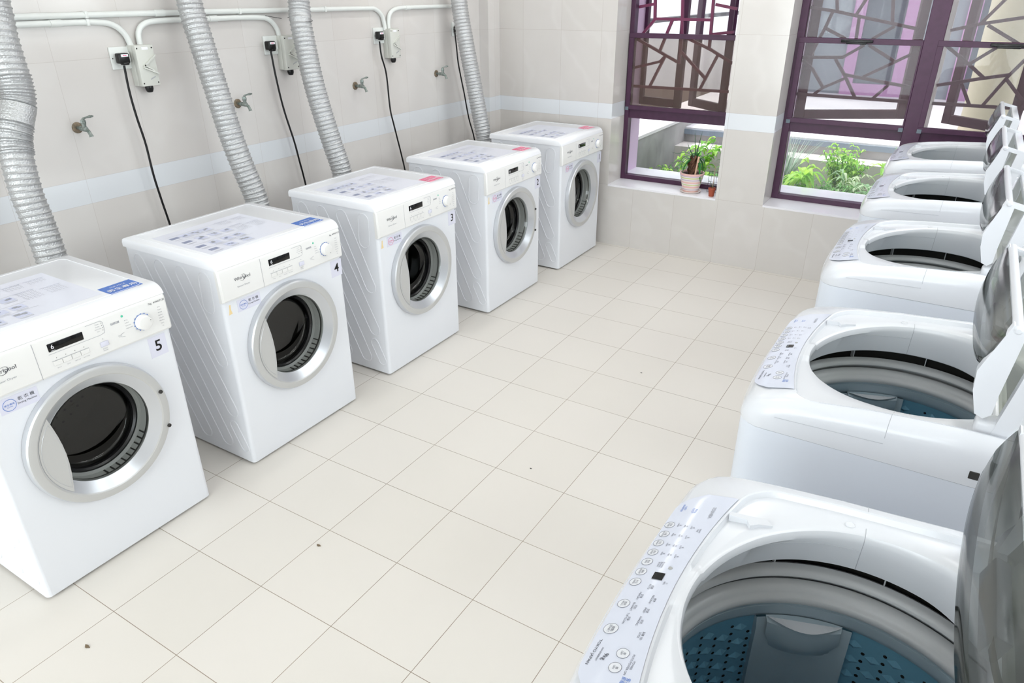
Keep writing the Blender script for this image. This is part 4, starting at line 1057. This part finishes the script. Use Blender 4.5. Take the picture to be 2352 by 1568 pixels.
conduit([(X_, 1.222, 1.47), (X_, 1.226, 1.52), (X_, 1.255, 1.552), (X_, 1.32, 1.564), (X_, 1.55, 1.565), (X_, 1.85, 1.563), (X_, 1.925, 1.548), (X_, 1.962, 1.51), (X_, 1.972, 1.47)], [(1.44, 1.565)], [(1.60, 1.565)], 'short white conduit looping between the first and second switch boxes')
conduit([(X_, 2.806, 1.47), (X_, 2.808, 1.52), (X_, 2.835, 1.563), (X_, 2.91, 1.584), (X_, 3.1, 1.586), (X_, 3.42, 1.586), (X_, 3.50, 1.575), (X_, 3.545, 1.53), (X_, 3.55, 1.49)], [], [(2.99, 1.585)], 'white conduit from the third switch box towards the far corner')
# taps
def tap(y, z, label):
    t = thing('water_tap', label, 'tap', (XL, y, z), 'unused water taps on the left wall'); t.scale = (.82, .8, .8)
    bm = bmn(); lathe(bm, [(.027, 0), (.027, .003), (.022, .006), (.014, .006)], 24, 'x', (0, 0, 0), cap0=True, cap1=True); obj('flange', bm, 'rust', t)
    bm = bmn(); lathe(bm, [(.0085, .005), (.0085, .030), (.012, .032), (.012, .048), (.010, .052), (.014, .060), (.014, .072), (.010, .080)], 16, 'x', (0, 0, 0), cap1=True)
    tube(bm, [(.064, 0, 0), (.066, .0, .018), (.066, 0, .030)], [.011, .010, .013], 12); tube(bm, [(.066, 0, .030), (.066, 0, .044)], [.013, .012], 8)
    tube(bm, [(.070, .0, -.002), (.088, .003, -.010), (.097, .004, -.028), (.0985, .005, -.036)], [.009, .0085, .0085, .011], 12)
    obj('tap_body', bm, 'brass', t, 40)
    bm = bmn(); tube(bm, [(.066, 0, .044), (.068, .004, .050), (.076, .018, .054), (.084, .032, .057)], [.006, .005, .004, .008], 10); lathe(bm, [(.002, -.006), (.009, -.003), (.010, .002), (.002, .005)], 12, 'z', (.086, .036, .058)); obj('lever_handle', bm, 'brass', t, 40)
for y, lab in zip((.886, 1.670, 2.494, 3.265), ('green-grey tap with a rusty flange between the kinked duct and the first cord', 'small tap just right of the straight foil duct, stain below it', 'grey tap between the dented foil duct and the third power cord', 'grey tap farthest along the wall, left of the far foil duct')):
    tap(y, 1.188, lab)

# ================================================================== PLANTS ON THE SILL
def blade(bm, pts, w, mi=0, fold=.3):
    P = catmull(pts, 6); n = len(P); L, R_, C0 = [], [], []
    for i, (p, u, v) in enumerate(frames(P)):
        t = i / (n - 1); ww = w * (1 - t ** 2.2) * (.55 + .45 * min(1, t * 4)) + .0003
        hv = Vector((v.x, v.y, v.z)); L.append(p - hv * ww + u * ww * fold); R_.append(p + hv * ww + u * ww * fold); C0.append(p)
    loft(bm, [L, C0, R_], False, mi)
t = thing('potted_amaryllis', 'long-leaved green bulb plant in a pink, lilac and lime striped pot on the window sill', 'potted plant', (.676, 4.028, ZS))
bm = bmn(); lathe(bm, [(.058, .0), (.066, .003), (.072, .012), (.068, .012), (.063, .006), (.0, .005)], 40, 'z', cap0=True); obj('saucer', bm, 'saucer', t)
bm = bmn(); lathe(bm, [(.0, .0), (.050, .0), (.053, .004), (.080, .118), (.082, .122), (.082, .128), (.077, .128), (.074, .116)], 48, 'z'); obj('pot', bm, 'pot', t, 40, loc=(0, 0, .006))
bm = bmn(); lathe(bm, [(.002, .120), (.04, .121), (.075, .117)], 24, 'z'); obj('soil', bm, 'soil', t)
bm = bmn()
for i in range(16):
    a = i * 2.4; r = .012 + .016 * random.random(); z0 = .12 + .09 * (i / 16)
    tube(bm, catmull([(r * math.cos(a), r * math.sin(a), z0 - .01), (r * 1.5 * math.cos(a + .5), r * 1.4 * math.sin(a + .5), z0 + .015), (r * math.cos(a + 1.1), r * math.sin(a + 1.1), z0 + .04)], 4), [.007 + .004 * random.random()] * 9, 7)
tube(bm, [(0, 0, .11), (.004, 0, .16), (.006, 0, .20), (.01, 0, .235)], [.022, .020, .014, .008], 10)
obj('bulb', bm, 'bark', t, 50)
ls = [((.01, 0, .22), (.0, -.005, .30), (-.012, -.004, .41)), ((.012, 0, .22), (.022, .0, .32), (.040, .0, .41)), ((.008, 0, .22), (-.03, .0, .27), (-.055, .0, .325)),
      ((.008, 0, .235), (-.05, -.03, .262), (-.10, -.05, .255), (-.145, -.07, .268)), ((.015, 0, .22), (.035, -.01, .26), (.052, -.01, .285)),
      ((.006, 0, .235), (-.05, -.02, .235), (-.09, -.035, .19), (-.115, -.05, .15)), ((.006, 0, .22), (-.04, -.015, .215), (-.07, -.03, .17), (-.085, -.04, .115)),
      ((.006, 0, .22), (-.02, -.03, .21), (-.045, -.05, .16), (-.052, -.05, .09)), ((.016, 0, .22), (.045, -.01, .225), (.068, -.01, .18), (.07, -.01, .11)),
      ((.016, 0, .22), (.055, -.01, .23), (.082, -.005, .19), (.080, .0, .13)), ((.016, 0, .215), (.04, .02, .24), (.07, .03, .20), (.075, .03, .15)), ((.01, 0, .2), (.0, .03, .25), (-.04, .05, .24)), ((.016, 0, .2), (.05, -.03, .2), (.062, -.04, .14), (.075, -.035, .07))]
for l in ls:
    bm = bmn(); blade(bm, l, .0105, 0); obj('leaf', bm, 'leaf', t, 60)
bm = bmn(); tube(bm, [(.026, -.03, .08), (.034, -.028, .16), (.042, -.026, .245)], .0065, 6); obj('support_stick', bm, 'stick', t)
t = thing('small_potted_plant', 'tiny terracotta pot with a seedling and thin stick at the sill corner', 'potted plant', (.835, 3.985, ZS))
bm = bmn(); lathe(bm, [(.0, 0), (.017, 0), (.022, .046), (.024, .047), (.024, .056), (.021, .056), (.020, .050), (.0, .050)], 24, 'z'); obj('pot', bm, 'terracotta', t)
for l in (((0, 0, .05), (-.012, -.003, .085), (-.034, -.01, .115)), ((0, 0, .05), (.006, 0, .09), (.012, 0, .14)), ((0, 0, .05), (-.004, 0, .08), (-.008, 0, .10)), ((.004, 0, .05), (.01, .002, .08), (.016, .0, .12))):
    bm = bmn(); blade(bm, l, .004, 0); obj('leaf', bm, 'leaf', t, 60)
bm = bmn(); tube(bm, [(.002, 0, .03), (.006, 0, .20)], .0012, 6); obj('stick', bm, 'stick', t)
bm = bmn()
for k in range(5): tube(bm, [Vector((.775 + .001 * k, 4.08, ZS + .005 + .034 * k)), Vector((.868, 4.075, ZS + .004 + .034 * k))], .0011, 5)
for k in range(6): tube(bm, [Vector((.775 + .018 * k, 4.08, ZS + .001)), Vector((.778 + .018 * k, 4.085, ZS + .145))], .0011, 5)
tag(obj('wire_rack', bm, 'wire'), 'small dark wire grid leaning behind the pots in the sill corner', 'wire rack')
# bits on the floor
for (x, y, r, lab) in ((.357, -.115, .009, 'small dried leaf scrap on the floor in front of dryer 5'), (.623, .525, .008, 'tiny brown twig lying on a floor joint mid-room'), (1.02, 1.265, .004, 'black speck of grit on the floor between the rows'), (1.095, 2.21, .0045, 'dark speck of grit on the floor nearer the far wall')):
    bm = bmn(); bm.faces.new([bm.verts.new((x + r * (1 + .5 * math.sin(3 * a)) * math.cos(a), y + r * .5 * math.sin(a), .0006 + .001 * math.cos(2 * a) ** 2)) for a in [2 * PI * k / 10 for k in range(10)]])
    r_g = bmesh.ops.extrude_face_region(bm, geom=bm.faces[:]); bmesh.ops.translate(bm, verts=[v for v in r_g['geom'] if isinstance(v, bmesh.types.BMVert)], vec=(0, 0, .0012))
    tag(obj('floor_debris', bm, 'debris' if r > .006 else 'black', None, None), lab, 'debris')

# ================================================================== OUTSIDE
bm = bmn(); box(bm, -6, 9, 4.44, 16, -.05, .16); garden = tag(struct('garden_ground', bm, 'soil'), 'brown soil of the planting bed outside the windows', 'ground')
for i, (a, b) in enumerate(((.06, .93), (1.15, 2.80))):
    pass
bm = bmn(); box(bm, W1X[0], W1X[1], 4.21, 4.44, ZS - .012, .462); box(bm, W2X[0], W2X[1], 4.21, 4.44, ZS - .012, .462); struct('trim_4', bm, 'sill')
bm = bmn(); box(bm, -.03, 9, 5.70, 5.95, .16, .40); tag(obj('planter_kerb', bm, 'ledge', None, None), 'low pale kerb along the far side of the planting bed', 'kerb')['kind'] = 'structure'
bm = bmn(); box(bm, -.03, 9, 5.951, 16, .16, .470); tag(obj('terrace_wall', bm, 'concrete', None, None), 'grey concrete terrace wall behind the kerb', 'wall')['kind'] = 'structure'
bm = bmn(); box(bm, -.03, 9, 5.93, 16.01, .471, .515); box(bm, -.03, 9, 5.945, 16, .5155, .53, mi=1); tag(obj('terrace_slab', bm, ['slab', 'pave'], None, None), 'slab edge coloured as in shade, with pale paving on top', 'paving')['kind'] = 'structure'
bm = bmn(); box(bm, -.35, -.03, 4.45, 16, .16, .60); box(bm, -.37, -.02, 4.45, 16, .601, .625, mi=1); tag(obj('side_wall', bm, ['concrete', 'pave'], None, None), 'low grey concrete wall with pale coping running away from the left window', 'wall')['kind'] = 'structure'
bm = bmn()
for a_ in (W1X[0], W2X[0]): box(bm, a_ + .0005, a_ + .0035, 4.215, YO, .4625, ZT)
for b_ in (W1X[1], W2X[1]): box(bm, b_ - .0035, b_ - .0005, 4.215, YO, .4625, ZT)
struct('trim_5', bm, 'revealpink')
# building opposite
t = thing('opposite_building', 'pale grey building with pink-mauve door and window frames across the garden', 'building', (0, 9.2, .53), kind='structure')
bm = bmn(); box(bm, .35, 9, 0, .3, 0, 3.8); obj('wall', bm, 'facade', t, None)
bm = bmn(); box(bm, -6, .35, -.5, .3, 0, 3.8); box(bm, -.9, -.8, -.56, -.5, 0, 3.8); obj('white_wing', bm, 'render', t, None)
for x, w, h in ((.80, .68, 2.3), (1.95, .9, 2.3), (3.9, 1.0, 2.3)):
    bm = bmn(); frame_rect(bm, x, x + w, 0.0, h, .13, -.05, 0); box(bm, x + .13, x + w - .13, -.04, 0, 1.05, 1.13); f = obj('door_frame', bm, 'pinkframe', t, None)
    bm = bmn(); box(bm, x + .13, x + w - .13, -.02, 0, .13, 1.05); box(bm, x + .13, x + w - .13, -.02, 0, 1.13, h - .13); obj('pane', bm, 'doorglass', f, None)
bm = bmn(); lathe(bm, [(.20, .53), (.20, 3.6)], 40, 'z', (2.34, 6.2, 0), cap1=True); tag(obj('round_column', bm, 'beige'), 'round beige column outside the right-hand window', 'column')
bm = bmn(); box(bm, 1.86, 1.92, 6.4, 6.46, .53, 3.6); tag(obj('metal_post', bm, 'concrete', None, None), 'thin grey post standing on the terrace', 'post')
for i, (x0, x1, y) in enumerate(((-.02, .10, 5.0),)):
    bm = bmn(); tube(bm, [(-.2, 4.9, .62), (-.2, 4.9, 1.5)], .02, 8); tube(bm, [(-.2, 4.9, 1.45), (-.2, 9, 1.45)], .02, 8); tag(obj('handrail', bm, 'wire'), 'thin metal handrail on top of the side wall', 'handrail')

def leafy(name, label, x, y, z, h, w, n, leaf_l, leaf_w, mats, seed, kind='leaf', droop=.5, group=None):
    rnd = random.Random(seed); t = thing(name, label, 'garden plant', (x, y, z), group)
    st, lf = bmn(), bmn(); ns = max(3, n // 22)
    stems = []
    for i in range(ns):
        a = rnd.uniform(0, 2 * PI); rr = w * math.sqrt(rnd.random()) * .9; top = Vector((rr * math.cos(a), rr * math.sin(a), h * rnd.uniform(.6, 1)))
        pts = catmull([(0 + .2 * top.x, .2 * top.y, 0), (top.x * .5, top.y * .5, top.z * .55), tuple(top)], 5); stems.append(pts); tube(st, pts, .0022, 5)
    for i in range(n):
        s = stems[i % ns]; p = s[rnd.randrange(len(s) // 3, len(s))]; a = rnd.uniform(0, 2 * PI); el = rnd.uniform(-.1, .9) if kind != 'blade' else rnd.uniform(.7, 1.3)
        L_ = leaf_l * rnd.uniform(.6, 1.2); d = Vector((math.cos(a) * math.cos(el), math.sin(a) * math.cos(el), math.sin(el)))
        if kind == 'blade': p = Vector((rnd.uniform(-.03, .03), rnd.uniform(-.03, .03), .05)); L_ = leaf_l * rnd.uniform(.7, 1.1); d = Vector((rnd.uniform(-.5, .7), rnd.uniform(-.5, .3), 1)).normalized()
        q1 = p + d * L_ * .5 + Vector((0, 0, .02 * L_)); q2 = p + d * L_ + Vector((0, 0, -droop * L_))
        P_ = catmull([p, q1, q2], 4); nn = len(P_); side = d.cross(Vector((0, 0, 1))).normalized() if abs(d.z) < .98 else Vector((1, 0, 0))
        A_, B_, Cc = [], [], []
        for k, pp in enumerate(P_):
            u = k / (nn - 1); ww = leaf_w * math.sin(PI * (u ** .8) * .96 + .06) * .5 if kind != 'blade' else leaf_w * (1 - u) * .5 + .0004
            A_.append(pp - side * ww + Vector((0, 0, ww * .35))); B_.append(pp + side * ww + Vector((0, 0, ww * .35))); Cc.append(pp)
        loft(lf, [A_, Cc, B_], False)
    obj('stems', st, 'fol_mid', t); f = obj('foliage', lf, mats, t, 60, recalc=False); f['kind'] = 'stuff'
    return t
G = 'garden plants outside the windows'
Z0 = .16
leafy('rubber_plant', 'tall plant with rounded bright leaves behind the striped pot, against grey wall', .40, 4.98, Z0, .50, .19, 110, .085, .042, 'fol_lime', 1)
leafy('garden_shrub', 'fine-leaved pale shrub at the right side of the left window', .70, 5.05, Z0, .46, .17, 420, .045, .016, 'fol_mid', 2)
leafy('ground_plant', 'small low plant by the foot of the side wall, left window', .10, 4.98, Z0, .27, .09, 36, .07, .028, 'fol_lime', 3)
leafy('ground_plant', 'lime low plant hugging the outer sill below the bulb plant', .50, 4.62, Z0, .26, .13, 60, .09, .026, 'fol_lime', 14)
leafy('spiky_grass', 'spray of thin silvery-white grass blades at the left of the right-hand window', 1.00, 5.48, Z0 + .02, .3, .05, 90, .50, .011, 'fol_blade', 4, 'blade', .08)
leafy('broad_leaf_plant', 'arching lime-green broad-leaved plant in the lower left of the right-hand window', 1.15, 4.72, Z0, .34, .19, 110, .16, .042, 'fol_lime', 5)
leafy('garden_shrub', 'dark dense small-leaved shrub in the middle of the right-hand window', 1.48, 4.74, Z0, .27, .18, 700, .05, .012, 'fol_mid', 6)
leafy('garden_shrub', 'airy yellow-green shrub rising above the terrace wall', 1.46, 5.36, Z0, .42, .20, 1000, .055, .019, 'fol_lime', 7)
leafy('cream_leaf_plant', 'cream-edged broad-leaved plant right of the dark shrub', 1.80, 4.72, Z0, .36, .17, 150, .14, .034, 'fol_pale', 8)
leafy('broad_leaf_plant', 'bright leafy clump directly behind the far washing machine', 1.92, 5.08, Z0, .42, .19, 170, .12, .036, 'fol_lime', 9)
leafy('garden_shrub', 'fine feathery shrub at the back right of the planting bed', 1.93, 5.50, Z0, .46, .22, 700, .055, .014, 'fol_mid', 10)
leafy('round_leaf_plant', 'plant with a few round flat leaves left of the dark shrub', 1.22, 5.20, Z0, .34, .08, 20, .08, .06, 'fol_lime', 12)
leafy('ground_plant', 'pale strappy low plant in the middle of the bed behind the dark shrub', 1.58, 5.04, Z0, .30, .14, 100, .11, .022, 'fol_pale', 11)

lf = bmn(); rnd = random.Random(21)
for i in range(5200):
    p = Vector((rnd.uniform(.06, 2.85), rnd.uniform(4.53, 5.62), .16 + rnd.random() ** 1.5 * .16)); a = rnd.uniform(0, 2 * PI); L_ = rnd.uniform(.03, .075)
    d = Vector((math.cos(a), math.sin(a), rnd.uniform(-.2, .7))).normalized(); sd = d.cross(Vector((0, 0, 1))).normalized() * L_ * .16
    vs = [lf.verts.new(q_) for q_ in (p, p + d * L_ * .5 + sd, p + d * L_, p + d * L_ * .5 - sd)]; lf.faces.new(vs)
tag(obj('ground_cover', lf, 'fol_mid', garden, 60, recalc=False), 'low green leaves covering the soil', kind='stuff')
